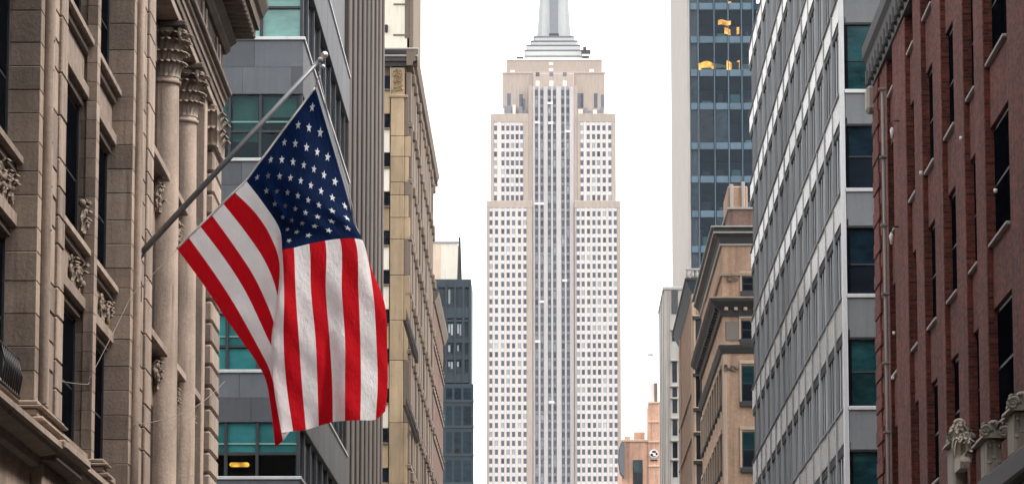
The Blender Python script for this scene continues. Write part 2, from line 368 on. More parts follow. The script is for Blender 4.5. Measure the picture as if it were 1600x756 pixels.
# ------------------------------------------------------------------ ornaments
def scroll(mb, c, r, axis, w, turns=1.6, n=26):
    """a carved volute: a spiral band of width w across `axis`"""
    pts = []
    for i in range(n):
        t = i / (n - 1); a = t * turns * 2 * math.pi; rr = r * (1 - .78 * t)
        if axis == 'x': pts.append(Vector((c[0], c[1] + rr * math.cos(a), c[2] + rr * math.sin(a))))
        else: pts.append(Vector((c[0] + rr * math.cos(a), c[1], c[2] + rr * math.sin(a))))
    mb.tube(pts, w, 6, True, .6)
    mb.ball(c, r * .25, 8, 5)
def leaf(mb, base, out, h, w, curl):
    """an acanthus leaf: a bent tongue rising from base and curling outwards"""
    side = Vector((-out.y, out.x, 0)); vs = []; n = 6
    for i in range(n + 1):
        t = i / n; z = h * (1.0 - (1 - t) ** 1.6) if t < .8 else h * (1.0 - (t - .8) * .9); o = curl * t ** 2.2
        ww = w * (.55 + .9 * t * (1 - t) + .25 * (1 - t)) * (1 if t < .95 else .4)
        p = base + out * o + Vector((0, 0, z))
        vs += [p - side * ww + out * -.015, p + out * .03, p + side * ww + out * -.015]
    fs = []
    for i in range(n):
        for j in (0, 1): fs.append((i * 3 + j, i * 3 + j + 1, i * 3 + j + 4, i * 3 + j + 3))
    k = len(vs); back = [Vector(v) - out * .05 for v in vs]
    fs += [tuple(reversed([q + k for q in f])) for f in fs]
    rim = [0] + [3 * i for i in range(1, n + 1)] + [3 * n + 1] + [3 * i + 2 for i in range(n, -1, -1)] + [1]
    fs += [(rim[i], rim[i] + k, rim[(i + 1) % len(rim)] + k, rim[(i + 1) % len(rim)]) for i in range(len(rim))]
    mb.add(vs + back, fs, True)
def relief(F, u0, u1, z0, z1, d, seed, n=14, big=.12):
    """carved foliage on a panel: scrolls, bosses and leaves standing out of it"""
    rnd = random.Random(seed); mb = MB()
    for i in range(n):
        u = rnd.uniform(u0 + big, u1 - big) if u1 - u0 > 2 * big else (u0 + u1) / 2; z = rnd.uniform(z0 + big, z1 - big) if z1 - z0 > 2 * big else (z0 + z1) / 2
        p = F.pos(u, d, z); r = rnd.uniform(.5, 1.1) * big
        if i % 3 == 0: scroll(mb, p, r, 'x' if F.axis == 'street' else 'y', r * .3)
        elif i % 3 == 1: mb.ball(p, r * .7, 8, 5)
        else:
            o = F.pos(u, d + 1, z) - p; a = rnd.uniform(-1, 1)
            leaf(mb, p - Vector((0, 0, r)), o, r * 2.4, r * .6, r * 1.2)
    return mb

# ------------------------------------------------------------------ limestone building with engaged columns (left, near)
PIV = Vector((-9.7, 90.0, 0)); ROT_A = R(0.55); FRA = (PIV, ROT_A)
A = thing('limestone_building', 'weathered limestone facade with engaged columns, deep window piers and a flagpole', 'building', PIV, rot=ROT_A)
FA = Face('street', -9.7, 1)
def ya(x, X=-9.7, y=378): return on(x, y, X, FRA)[0]
def za(x, y, X): return on(x, y, X, FRA)[1]
Y1, Y1b = ya(60), ya(100)                    # first great pier
Y2 = ya(148, -9.93); Y2b = Y2 + .55          # slim pier between two windows
Y3, Y3b = ya(207), ya(240)                   # second great pier
YC1, YC2 = ya(281) - .35, ya(309) - .35      # engaged columns
YQ, YQb = ya(333), ya(345)                   # rusticated end pier
Y0 = Y1 - 14.0
Z_C = za(56, 657, -9.25)                     # top of the lower cornice
Z_E = za(352, 178, -9.5)                     # underside of the main entablature fascia
TOPA = Z_E + 5.6
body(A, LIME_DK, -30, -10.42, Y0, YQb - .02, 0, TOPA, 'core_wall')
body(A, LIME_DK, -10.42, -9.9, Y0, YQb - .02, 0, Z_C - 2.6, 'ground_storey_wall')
# stone piers: stacked blocks on the sides that face along the street, moulded shafts on the street face
def pier_blocks(y, thick, x_in, x_out, z0, z1, h, seed, mat=LIME):
    rnd = random.Random(seed); z = z0
    while z < z1 - .05:
        hh = h * rnd.choice((.82, 1, 1, 1.12)); t = min(z + hh, z1)
        piece('stone_block', mat, A, x_in, x_out, y + rnd.uniform(-.004, .008), y + thick, z + .006, t - .006, .010); z = t
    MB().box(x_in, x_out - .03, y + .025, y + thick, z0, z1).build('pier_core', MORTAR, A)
ZP = Z_C + .75
pier_blocks(Y1, .55, -10.42, -9.72, ZP, Z_E, .545, 1)
pier_blocks(Y3, .55, -10.42, -9.72, ZP, Z_E, .56, 2)
def mouldings(ya0, ya1, steps, z0, z1):
    for t0, t1, d in steps:
        z = z0; rnd = random.Random(int(t0 * 100))
        while z < z1 - .05:
            t = min(z + rnd.choice((.56, .56, .84, 1.12)), z1)
            FA.pc('moulding_stone', LIME, A, ya0 + (ya1 - ya0) * t0, ya0 + (ya1 - ya0) * t1, -.6, d + rnd.uniform(-.008, .008), z + .006, t - .006, .025); z = t
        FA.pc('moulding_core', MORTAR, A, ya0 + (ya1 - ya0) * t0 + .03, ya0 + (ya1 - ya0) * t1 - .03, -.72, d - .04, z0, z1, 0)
mouldings(Y1 + .55, Y1b, ((0, .30, .05), (.305, .72, -.05), (.725, 1, .015)), ZP, Z_E)
mouldings(Y3 + .55, Y3b, ((0, .25, .05), (.255, .68, -.08), (.685, 1, -.01)), ZP, Z_E)
# a narrow round moulding on each great pier's corner
for yy in (Y1 + .62, Y3 + .62):
    MB().lathe([(.10, ZP), (.10, Z_E)], -9.655, yy, n=14).build('corner_roll', LIME, A)
# slim pier, of three stepped shafts cut in courses
z = ZP - .2; k = 0
while z < Z_E:
    t = min(z + .42, Z_E)
    FA.pc('stone_block', LIME, A, Y2, Y2b, -.46, -.23, z + .003, t - .003, .008)
    FA.pc('stone_block', LIME, A, Y2 + .06, Y2b - .05, -.72, -.465, z + .003, t - .003, .008)
    z = t; k += 1
# windows in the three bays
ZS = [za(178, 131, -10.1) + i * 4.48 for i in (-2, -1, 0, 1)]
ZS[1] = za(170, 437, -10.1); ZS[0] = ZS[1] - 4.4
def window(y0, y1, z0, z1):
    w = FA.pc('window', FRAME_DK, A, y0, y1, -.72, -.66, z0, z1, .01)
    n = 2; off = w.location + A.location
    for i in range(n):
        a, b = y0 + (y1 - y0) * i / n + .07, y0 + (y1 - y0) * (i + 1) / n - .07; zm = z0 + (z1 - z0) * .48
        for q0, q1, dd in ((z0 + .08, zm - .03, -.655), (zm + .03, z1 - .08, -.645)):
            e = FA.ext(a, b, dd - .02, dd, q0, q1)
            p = piece('pane', SHADE_GLASS, w, *e, 0.004)
    # the jamb side sash that catches the light
    e = FA.ext(y1 - .06, y1 - .01, -.66, -.6, z0, z1); piece('sash', FRAME_DK, w, *e, .008)
    return w
bays = ((Y0 + .5, Y1 - .012), (Y1b + .004, Y2 - .012), (Y2b + .004, Y3 - .012))
for bi, (b0, b1) in enumerate(bays):
    for i in range(len(ZS)):
        z_sill = ZS[i]; z_lin = (ZS[i + 1] - 1.22) if i < 3 else Z_E
        if i == 0: pass
        window(b0, b1, z_sill + .012, min(z_lin - .3, Z_E - .3))
        # sill of two steps, apron panel under it, lintel of two steps under that
        FA.pc('sill', LIME, A, b0, b1, -.72, -.30, z_sill - .16, z_sill, .02)
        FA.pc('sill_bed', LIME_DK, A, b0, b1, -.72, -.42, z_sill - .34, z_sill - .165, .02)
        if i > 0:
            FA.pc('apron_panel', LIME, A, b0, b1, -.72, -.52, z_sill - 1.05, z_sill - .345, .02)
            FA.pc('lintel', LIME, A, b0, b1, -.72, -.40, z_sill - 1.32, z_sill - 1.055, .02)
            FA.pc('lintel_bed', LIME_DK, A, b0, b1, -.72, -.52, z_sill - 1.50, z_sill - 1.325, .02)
            if i <= 1 or (bi == 0 and i == 2):
                relief(FA, b1 - 2.4, b1 - .1, z_sill - 1.0, z_sill - .38, -.46, 10 * bi + i, 40, .13).build('carved_apron', CARVE, A, kind='stuff')
        else:
            FA.pc('apron_panel', LIME, A, b0, b1, -.72, -.52, Z_C - .2, z_sill - .345, .02)
# a carved bracket over the second window's sill and small balconet irons
mb = MB(); bx = -10.05
zb = za(112, 300, bx)
relief(FA, Y2 - 1.3, Y2 - .1, zb - .45, zb + .3, -.40, 91, 30, .12).build('carved_bracket', CARVE, A, kind='stuff')
mb = MB(); zr = za(12, 575, -10.0)
for i in range(9):
    yy = Y1 - .2 - i * .28; mb.tube([(-10.0, yy, zr - .35), (-9.93, yy, zr), (-10.02, yy, zr + .35)], .022, 6)
mb.tube([(-10.02, Y1 - .05, zr + .35), (-10.02, Y1 - 3, zr + .35)], .03, 6); mb.tube([(-10.0, Y1 - .05, zr - .35), (-10.0, Y1 - 3, zr - .35)], .03, 6)
mb.build('balconet_rail', BLACK, A)
# pedestal mouldings below the piers
def pedestal(y0, y1, dz=0):
    for a, b, d in ((.75, .66, .06), (.655, .60, .14), (.595, .45, .05), (.445, .36, .17), (.355, 0, .07)):
        FA.pc('pedestal_course', LIME, A, y0 - .06 * (d > .1), y1 + .06, -.72, d, Z_C + b + dz, Z_C + a + dz, .025)
pedestal(Y1 - .05, Y1b); pedestal(Y2 - .08, Y2b + .05, .02); pedestal(Y3 - .05, Y3b)
# lower cornice: corona, dark bed moulding, frieze and architrave below it
mb = MB(); FA.prism(mb, [(-.72, Z_C), (.52, Z_C - .05), (.54, Z_C - .17), (.46, Z_C - .19), (.44, Z_C - .26), (.12, Z_C - .30), (.10, Z_C - .46), (-.02, Z_C - .50), (-.04, Z_C - .62), (-.72, Z_C - .62)], Y0, YQb)
mb.build('lower_cornice', LIME, A)
mb = MB(); FA.prism(mb, [(-.72, Z_C - .62), (-.06, Z_C - .62), (-.06, Z_C - 1.25), (.02, Z_C - 1.27), (.02, Z_C - 1.4), (-.08, Z_C - 1.45), (-.08, Z_C - 1.75), (-.72, Z_C - 1.75)], Y0, YQb)
mb.build('lower_frieze', LIME, A)
for y0, y1 in ((Y1 - .2, Y1b), (Y3 - .2, Y3b)):
    FA.pc('cornice_break', LIME, A, y0, y1, .10, .60, Z_C - .16, Z_C + .004, .03)
    FA.pc('cornice_bed', LIME_DK, A, y0 + .06, y1 - .06, .08, .44, Z_C - .40, Z_C - .165, .04)
    FA.pc('pilaster_head', LIME, A, y0 + .1, y1 - .2, -.06, .18, Z_C - 1.3, Z_C - .405, .03)
    FA.pc('pilaster_collar', LIME, A, y0 + .02, y1 - .12, -.06, .27, Z_C - 1.55, Z_C - 1.305, .05)
    FA.pc('pilaster', LIME, A, y0 + .12, y1 - .22, -.08, .16, 0, Z_C - 1.555, .03)
# entablature: three fascias, then the frieze, then the modillion cornice
ZT = Z_E
for i, (d, h) in enumerate(((-.02, .24), (.03, .22), (.08, .20), (.16, .12))):
    FA.pc('architrave_fascia', LIME if i != 1 else LIME_DK, A, Y0, YQb + .02, -.72, d, ZT, ZT + h - .004, .012); ZT += h
FA.pc('architrave_cap', LIME_DK, A, Y0, YQb + .05, -.72, .28, ZT, ZT + .16, .03); ZT += .164
FA.pc('frieze_course', LIME_DK, A, Y0, YQb, -.72, .0, ZT, ZT + 1.15, .02)
for i in range(5):                                   # attic windows in the frieze
    yy = YQb - 2.2 - i * 5
    w = FA.pc('attic_window', GLASS, A, yy - .9, yy + .2, 0, .012, ZT + .15, ZT + .95, .004)
    for a in (yy - .9, yy + .2): FA.pc('attic_jamb', LIME, A, a - .09, a + .09, .0, .09, ZT + .08, ZT + 1.02, .02)
ZT += 1.15
mb = MB(); FA.prism(mb, [(-.72, ZT), (.1, ZT), (.22, ZT + .12), (.22, ZT + .22), (.4, ZT + .36), (.4, ZT + .44), (-.72, ZT + .44)], Y0, YQb + .1)
mb.build('cornice_bed_mould', LIME_DK, A); ZT += .44
for i in range(34):
    yy = YQb - .15 - i * .62
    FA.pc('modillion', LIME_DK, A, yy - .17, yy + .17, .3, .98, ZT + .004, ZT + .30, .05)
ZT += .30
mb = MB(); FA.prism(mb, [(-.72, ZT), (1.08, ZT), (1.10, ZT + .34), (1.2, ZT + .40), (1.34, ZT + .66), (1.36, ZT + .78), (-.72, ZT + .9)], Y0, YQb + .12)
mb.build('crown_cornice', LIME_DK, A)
# engaged columns with carved capitals
for yc in (YC1, YC2):
    r0 = .46; cx = -10.14; zc = Z_E - 1.45
    prof = [(r0 * 1.28, Z_C + .02), (r0 * 1.28, Z_C + .2), (r0 * 1.12, Z_C + .3), (r0 * 1.18, Z_C + .4), (r0 * 1.02, Z_C + .5)]
    prof += [(r0 * (1 - .14 * (i / 10) ** 1.8), Z_C + .5 + (zc - .2 - Z_C - .5) * i / 10) for i in range(11)]
    c = MB().lathe(prof, cx, yc, n=28).build('column', LIME, A)
    MB().lathe([(r0 * .86, zc - .2), (r0 * .98, zc - .17), (r0 * .98, zc - .10), (r0 * .86, zc - .06), (r0 * .86, zc)], cx, yc, n=28).build('neck_ring', LIME, c)
    cap = MB().lathe([(r0 * .84, zc - .02), (r0 * .86, zc + .5), (r0 * .98, zc + 1.0), (r0 * 1.3, zc + 1.26), (.02, zc + 1.26)], cx, yc, n=20).build('capital', CARVE, A)
    for row, (zz, hh, ww, cu, nn, ph) in enumerate(((zc, .42, .10, .22, 13, 0), (zc + .26, .44, .10, .27, 13, .5), (zc + .54, .46, .10, .34, 13, 0), (zc + .80, .36, .09, .42, 11, .4))):
        mb = MB()
        for i in range(nn):
            a = -math.pi / 2 - .3 + (math.pi + .6) * (i + ph) / nn
            o = Vector((math.cos(a), math.sin(a), 0)); leaf(mb, Vector((cx, yc, zz)) + o * r0 * .86, o, hh, ww, cu)
        mb.build('acanthus_row', CARVE, cap, kind='stuff')
    for a in (-math.pi / 4, math.pi / 4):
        o = Vector((math.cos(a), math.sin(a), 0)); mb = MB()
        scroll(mb, Vector((cx, yc, zc + 1.06)) + o * r0 * 1.32, .2, 'y' if abs(o.y) < .1 else 'x', .075)
        scroll(mb, Vector((cx, yc, zc + 1.06)) + o * r0 * 1.32, .17, 'y', .06); mb.build('volute', CARVE, cap)
    MB().cbox(cx - .1, -9.52, yc - .62, yc + .62, zc + 1.27, Z_E - .004, .04).build('abacus', LIME_DK, cap)
# wall and windows behind the columns, a slim pilaster and the rusticated end pier
body(A, LIME, -10.42, -10.28, Y3b, YQ - .01, Z_C, Z_E, 'recessed_wall')
for i, (u0, u1) in enumerate(((Y3b + .2, YC1 - .55), (YC1 + .55, YC2 - .55), (YC2 + .6, YQ - 1.2))):
    for k in range(len(ZS)):
        if ZS[k] + 2.6 > Z_E: continue
        FA.pc('window', DEEP_GLASS, A, u0, u1, -.58, -.55, ZS[k] + .05, ZS[k] + 2.9, .01)
        FA.pc('sill', LIME, A, u0 - .1, u1 + .1, -.58, -.2, ZS[k] - .2, ZS[k] + .03, .03)
        relief(FA, u1 - 1.2, u1 + .2, ZS[k] - 1.1, ZS[k] - .25, -.44, 50 + 4 * i + k, 30, .13).build('carved_apron', CARVE, A, kind='stuff')
FA.pc('pilaster', LIME, A, YQ - 1.3, YQ - .5, -.58, -.16, Z_C, Z_E, .03)
z = Z_C
while z < Z_E:
    t = min(z + .63, Z_E)
    FA.pc('rusticated_block', LIME, A, YQ, YQb, -.46, 0, z + .03, t - .03, .05)
    z = t
body(A, LIME_DK, -10.3, -9.78, YQ + .06, YQb - .04, Z_C, Z_E, 'end_pier_core')
# third capital on the end pier
cap = MB().cbox(-10.1, -9.62, YQ - .3, YQb + .1, Z_E - 1.3, Z_E - .02, .06).build('pier_capital', CARVE, A)
mb = MB()
for row in range(2):
    for i in range(3):
        leaf(mb, Vector((-10.0 + .15 * i, YQ - .3, Z_E - 1.25 + .5 * row)), Vector((0, -1, 0)), .55, .12, .22)
        leaf(mb, Vector((-9.62, YQ + .2 + .9 * i, Z_E - 1.25 + .5 * row)), Vector((1, 0, 0)), .55, .25, .24)
mb.build('acanthus_row', CARVE, cap, kind='stuff')

# ------------------------------------------------------------------ flagpole, flag, cords
YP = Y3 + .9
base = pt(210, 407, YP); tip = pt(500, 94, YP)
FP = thing('flagpole', 'slanted grey metal flagpole jutting out from the limestone pier', 'flagpole', base)
dirp = (tip - base).normalized()
butt = base - dirp * .9
MB().tube([base - dirp * .1, base + (tip - base) * .5, tip], .078, 14, True, .62).build('pole', POLE, FP)
MB().tube([butt, base + dirp * .25], .10, 12).build('socket', BLACK, FP)
MB().cbox(-9.74, -9.55, YP - .16, YP + .16, butt.z - .30, butt.z + .22, .03).build('wall_bracket', FRAME_DK, FP)
MB().ball(tip + dirp * .16, .085, 14, 10).build('finial', wall_mat('silvered_finial', (.75, .75, .73), rough=.25, metallic=.7, bump=0), FP)
MB().ball(tip + dirp * .02, .075, 12, 8, (1, 1, .7)).build('truck', wall_mat('pale_truck', (.62, .6, .56), rough=.4, bump=0), FP)
MB().ball(tip + Vector((.07, -.02, -.16)), .055, 10, 8).build('pulley', FRAME_LT, FP)

UU = [0, .13, .27, .40, .55, .70, .85, 1.0]
HX = [(493 + (385 - 493) * k / 7, 138 + (283 - 138) * k / 7, 0.0) for k in range(8)] + [(385 - 18 * (k - 7), 283 + 17.7 * (k - 7), 0.0) for k in range(8, 14)]
G = [[None] * 8 for _ in range(14)]
for k in range(14): G[k][0] = HX[k]
def lerp(a, b, t): return tuple(p + (q - p) * t for p, q in zip(a, b))
e13, e27 = ((515, 213, .10), (411, 317, -.02)), ((540, 298, .20), (436, 356, .02))
for k in range(8):
    t = k / 7
    for j, e in ((1, e13), (2, e27)):
        p = lerp(e[0], e[1], t); G[k][j] = (p[0], p[1], p[2] - .30 * math.sin(math.pi * t) ** 1.5 * (.4 + .6 * (j == 2)) + (.16 if k == 6 else 0))
c40 = [(564, 384, .42), (567, 376, .16), (554, 372.5, -.02), (531, 373, -.12), (508, 376, -.22), (483, 381, -.28), (459, 387, -.30), (441, 392, -.18)]
c55 = [(600, 470, .20), (583, 458, .02), (560, 456, -.12), (534, 455, -.22), (509, 455, -.20), (486, 456, -.30), (462, 458, -.36), (444, 462, -.42)]
c70 = [(605, 545, .16), (588, 533, -.02), (563, 531, -.16), (539, 530, -.24), (515, 530, -.18), (493, 530, -.30), (467, 530, -.38), (443, 532, -.48)]
c85 = [(606, 600, .12), (590, 598, -.02), (564, 598, -.16), (539, 598, -.26), (519, 598, -.12), (496, 600, -.30), (472, 603, -.38), (448, 604, -.50)]
c100 = [(602, 642, .04), (587, 655, -.04), (563, 656, -.16), (539, 657, -.26), (520, 659, -.08), (498, 665, -.26), (478, 671, -.38), (458, 673, -.50)]
for j, c in ((3, c40), (4, c55), (5, c70), (6, c85), (7, c100)):
    for k in range(8): G[k][j] = c[k]
low = {8: [(400, 334, .02), (424, 372, .06), (437, 416, .02), (431, 482, -.42), (424, 534, -.52), (428, 604, -.56), (440, 676, -.56)],
       9: [(384, 363, .04), (414, 408, .10), (432, 455, .12), (437, 510, -.10), (434, 560, -.20), (436, 620, -.22), (447, 676, -.22)],
       10: [(367, 386, .06), (398, 434, .14), (424, 492, .18), (433, 530, .05), (440, 585, .0), (448, 640, .0), (456, 672, .02)],
       11: [(351, 404, .06), (384, 456, .15), (414, 519, .20), (428, 552, .15), (437, 600, .12), (446, 645, .12), (452, 675, .12)],
       12: [(335, 427, .06), (369, 480, .14), (404, 543, .20), (421, 577, .18), (430, 612, .16), (436, 650, .16), (442, 688, .14)],
       13: [(319, 446, .04), (356, 502, .12), (396, 558, .16), (414, 590, .14), (421, 622, .14), (426, 660, .12), (430, 698, .10)]}
for k, row in low.items():
    for j, p in enumerate(row): G[k][j + 1] = p
def cr(p0, p1, p2, p3, t):
    return tuple(.5 * (2 * b + (c - a) * t + (2 * a - 5 * b + 4 * c - d) * t * t + (3 * b - a - 3 * c + d) * t ** 3) for a, b, c, d in zip(p0, p1, p2, p3))
def curve_u(k, u):
    i = 0
    while i < 6 and u > UU[i + 1]: i += 1
    t = (u - UU[i]) / (UU[i + 1] - UU[i]); row = G[k]
    return cr(row[max(i - 1, 0)], row[i], row[i + 1], row[min(i + 2, 7)], t)
def S(u, v):                                          # v = 0..13 in stripes, u = 0..1 along the fly
    v = min(max(v, 0), 13); u = min(max(u, 0), 1); k = min(int(v), 12); t = v - k
    rows = [curve_u(min(max(q, 0), 13), u) for q in (k - 1, k, k + 1, k + 2)]
    p = cr(*rows, t)
    rip = .075 * math.sin(9 * u + .9 * v) * min(1, u * 4) + .035 * math.sin(21 * u - 1.4 * v) * min(1, u * 3) + .03 * math.sin(2.1 * v + 5 * u) + .022 * math.sin(37 * u + 2.9 * v) * min(1, u * 3) - .16 * math.exp(-((v - 4.6 + 1.2 * (u - .9)) / .55) ** 2) * max(0, u - .55)
    w = pt(p[0], p[1], YP); d = (w - C0).normalized()
    return w + d * (p[2] * 1.9 + rip) / d.y
FL = thing('flag', 'large red, white and blue stars and stripes flag hanging in folds', 'flag', pt(493, 138, YP))
def sheet(u0, u1, v0, v1, nu, nv, push=0.0):
    vs = [S(u0 + (u1 - u0) * i / nu, v0 + (v1 - v0) * j / nv) for i in range(nu + 1) for j in range(nv + 1)]
    fs = [(i * (nv + 1) + j, (i + 1) * (nv + 1) + j, (i + 1) * (nv + 1) + j + 1, i * (nv + 1) + j + 1) for i in range(nu) for j in range(nv)]
    return MB().add(vs, fs, True)
for k in range(13):
    sheet(.4 if k < 7 else 0, 1, k, k + 1, 44 if k < 7 else 72, 5).build('stripe', FL_RED if k % 2 == 0 else FL_WHITE, FL)
CN = sheet(0, .4, 0, 7, 40, 36).build('canton', FL_BLUE, FL)
def nrm(u, v):
    a = S(u + .004, v) - S(u - .004, v); b = S(u, v + .04) - S(u, v - .04); n = a.cross(b).normalized()
    return n if n.y < 0 else -n
for i in range(1, 10):
    for j in range(1, 12):
        if (i + j) % 2: continue
        u, v = .4 * (j + .2) / 12.2, 7 * i / 10; mb = MB()
        for sgn in (1, -1):
            n = nrm(u, v) * .008 * sgn
            vs = [S(u, v) + n]
            for q in range(10):
                a = math.pi / 2 + q * math.pi / 5; rr = .0195 if q % 2 == 0 else .0083
                uu, vv = u + rr * math.sin(a) * .62, v + rr * math.cos(a) * 13
                vs.append(S(uu, vv) + nrm(uu, vv) * .008 * sgn)
            mb.add(vs, [(0, 1 + q, 1 + (q + 1) % 10) for q in range(10)])
        mb.build('star', STAR, CN)
# canvas heading sewn along the hoist
mb = MB(); pts = [S(0, v * 13 / 40) for v in range(41)]
mb.tube([p + Vector((-.012, 0, .012)) for p in pts], .026, 6).build('heading', wall_mat('canvas', (.6, .58, .55), bump=.1), FL)
MB().tube([S(0, 0), S(0, 0) + Vector((.02, 0, .12)), tip + Vector((.06, -.02, -.16))], .012, 6).build('snap_line', WIRE, FL)
def cord(label, pts, r=.011, mat=WIRE):
    pts = [Vector(p) for p in pts]; out = []
    for i in range(len(pts) - 1):
        for t in range(8):
            q = pts[i].lerp(pts[i + 1], t / 8); q.z -= .25 * (t / 8) * (1 - t / 8) * (pts[i] - pts[i + 1]).length * .08; out.append(q)
    out.append(pts[-1]); mb = MB(); mb.tube(out, r * .75, 6)
    o = mb.build('cord', mat); tag(o, label, 'cord'); return o
cord('thin pale line beside the flag canton, added for its lit hem', [pt(498, 112, YP), S(.13, 0) + Vector((.07, .05, .05)), S(.3, 0) + Vector((.06, .05, 0)), S(.4, 0) + Vector((-.02, .2, 0))], .017, FRAME_LT)  # added cord imitating the light along the flag's top hem
cord('thin tie line from the flag corner to the limestone pier', [S(0, 13), pt(205, 462, YP - 1.5), Vector((-9.9, Y2 - .3, za(108, 556, -9.9)))], .011)
cord('thin wire strung between the limestone piers below the flagpole', [Vector((-9.6, Y3 - .02, za(167, 618, -9.6))), Vector((-9.45, YC1, za(252, 604, -9.6))), Vector((-9.6, YQ + 1, za(335, 588, -9.6)))], .012)
cord('short wire bracketed across the tall window beside the great pier', [Vector((-9.62, Y1 + .6, za(62, 575, -9.62))), Vector((-9.9, Y2 - .3, za(108, 562, -9.9))), Vector((-9.92, Y2 + .2, za(117, 560, -9.9)))], .014)

# ------------------------------------------------------------------ grey stone office (left, behind the limestone building)
YB = on(472, 300, -9.7)[0]; YBe = on(545, 300, -9.7)[0]
B = thing('grey_office_building', 'grey stone-panelled office with wide teal windows behind the flag', 'building', (-9.7, YB, 0))
FBf = Face('front', YB, -1); FBs = Face('street', -9.7, 1)
lv = [(58, 147), (247, 325), (412, 490), (577, 659)]      # ledge and lower edge of each spandrel, in photo rows at the corner
zz = [(front(472, a, YB)[1], front(472, b, YB)[1]) for a, b in lv]
step = zz[2][0] - zz[3][0]
zz = [(zz[0][0] + 5.1, zz[0][1] + 5.1)] + zz + [(zz[-1][0] - step * i, zz[-1][1] - step * i) for i in (1, 2)]
XB0 = -16.0
body(B, GREYST_DK, XB0, -14.2, YB + .4, YBe, 0, zz[0][0] + 4.5, 'core_wall')
body(B, GREYST_DK, -14.2, -9.95, YB + 9, YBe, 0, zz[0][0] + 4.5, 'core_block')
body(B, GREYST_DK, XB0, -9.8, YB + .4, YBe, 0, zz[-1][1] - .4, 'base_storey')
rb = random.Random(4)
PALE_GREEN = gloss_mat('pale_green_glass', (.14, .30, .27), .1, objvar=.9)
for i, (zt, zb) in enumerate(zz):
    FBf.pc('ledge', FRAME_LT, B, XB0, -9.62, -.3, .09, zt - .13, zt, .02)
    FBs.pc('ledge', FRAME_LT, B, YB - .08, YBe, -.2, .07, zt - .13, zt - .004, .02)
    # stone panels of the spandrel, two or three courses with staggered joints
    h = (zt - .14 - zb) / 2
    for c in range(2):
        x = -9.7; off = (.45, 1.9)[c] if i % 2 else (1.9, .45)[c]; first = True
        while x > XB0:
            w = off if first else 1.9; first = False; x1 = max(x - w, XB0)
            FBf.pc('stone_panel', GREYST, B, x1 + .006, x - .006, -.3, .0, zb + c * h + .005, zb + (c + 1) * h - .005, .006); x = x1
    body(B, GREYST, XB0, -9.74, YB + .02, YB + .35, zb, zt - .14, 'spandrel_core')
    y = YB + .02
    while y < YBe - .1:
        FBs.pc('spandrel_panel', GREYST_DK, B, y + .02, min(y + 3.9, YBe) - .02, -.3, 0, zb, zt - .14, .015); y += 3.9
    # glazing below this spandrel
    zn = zz[i + 1][0] if i + 1 < len(zz) else zb - 3
    for a in (-9.78, -11.35, -12.55, -14.1):
        FBf.pc('mullion', FRAME_DK, B, a - .06, a + .06, -.28, -.06, zn + .01, zb - .01, .01)
    zm = zn + (zb - zn) * .42
    FBf.pc('transom', FRAME_DK, B, -14.1, -9.8, -.27, -.07, zm - .05, zm + .05, .01)
    FBf.pc('transom', wall_mat('green_window_bar', (.16, .30, .26), bump=0) if i == 0 else bpy.data.materials['green_window_bar'], B, -14.1, -9.8, -.25, -.12, zm + .35, zm + .42, .008)
    for a, b in ((-9.84, -11.29), (-11.41, -12.49), (-12.61, -14.04)):
        for q0, q1 in ((zn, zm - .05), (zm + .05, zb)):
            FBf.pc('pane', PALE_GREEN if i == 0 else GLASS_TEAL2 if i == 3 or (i == 4 and q0 > zm) else CLEAR_T, B, b, a, -.20, -.185, q0 + .02, q1 - .02, 0)
        if rb.random() < .9 and i not in (0, 3, 4):                       # a roller blind behind the pane
            hh = rb.uniform(.3, .75); FBf.pc('blind', ROOM_LT, B, b + .05, a - .05, -.5, -.47, zb - (zb - zn) * hh, zb - .05, 0)
    # the room behind
    FBf.pc('ceiling', ROOM, B, -14.19, -9.96, -8.9, -.36, zb + .02, zb + .1, 0)
    FBf.pc('room_floor', ROOM, B, -14.19, -9.96, -8.9, -.36, zn - .1, zn - .02, 0)
    FBs.pc('glazing', GLASS_BLUE, B, YB + .3, YBe, -.27, -.22, zn, zb - .005, 0)
    for k in range(10):
        yy = YB + .5 + k * 3.9
        if yy < YBe - .2: FBs.pc('street_mullion', GREYST_DK, B, yy - .07, yy + .07, -.22, -.10, zn, zb - .01, .01)
lx, lz = front(374, 726, YB + 1.2)
l = MB().cbox(lx - .38, lx + .38, YB + 1.1, YB + 1.3, lz - .07, lz + .10, .06).build('office_lamp', WARM); tag(l, 'glowing orange office lamp behind a teal window', 'lamp')

# ------------------------------------------------------------------ ribbed brown tower
YC0, YCe = YBe + .3, on(602, 300, -9.7)[0]
T = thing('ribbed_tower', 'tall brown-grey tower with close vertical concrete ribs', 'building', (-9.7, YC0, 0))
FT = Face('street', -9.7, 1)
HT = 92
body(T, RIB, -26, -10.15, YC0, YCe, 0, HT)
n = 17; w = (YCe - YC0) / n
for i in range(n):
    y0 = YC0 + i * w
    FT.pc('rib', RIB, T, y0, y0 + w * .48, -.45, -.02 - .06 * (i % 2), 0, HT, .05)
    z = 14
    k = 0
    while z < HT - 3:
        FT.pc('window', DEEP_GLASS, T, y0 + w * .5, y0 + w * .98, -.44, -.40, z, z + 2.2, .0)
        z += 3.6; k += 1

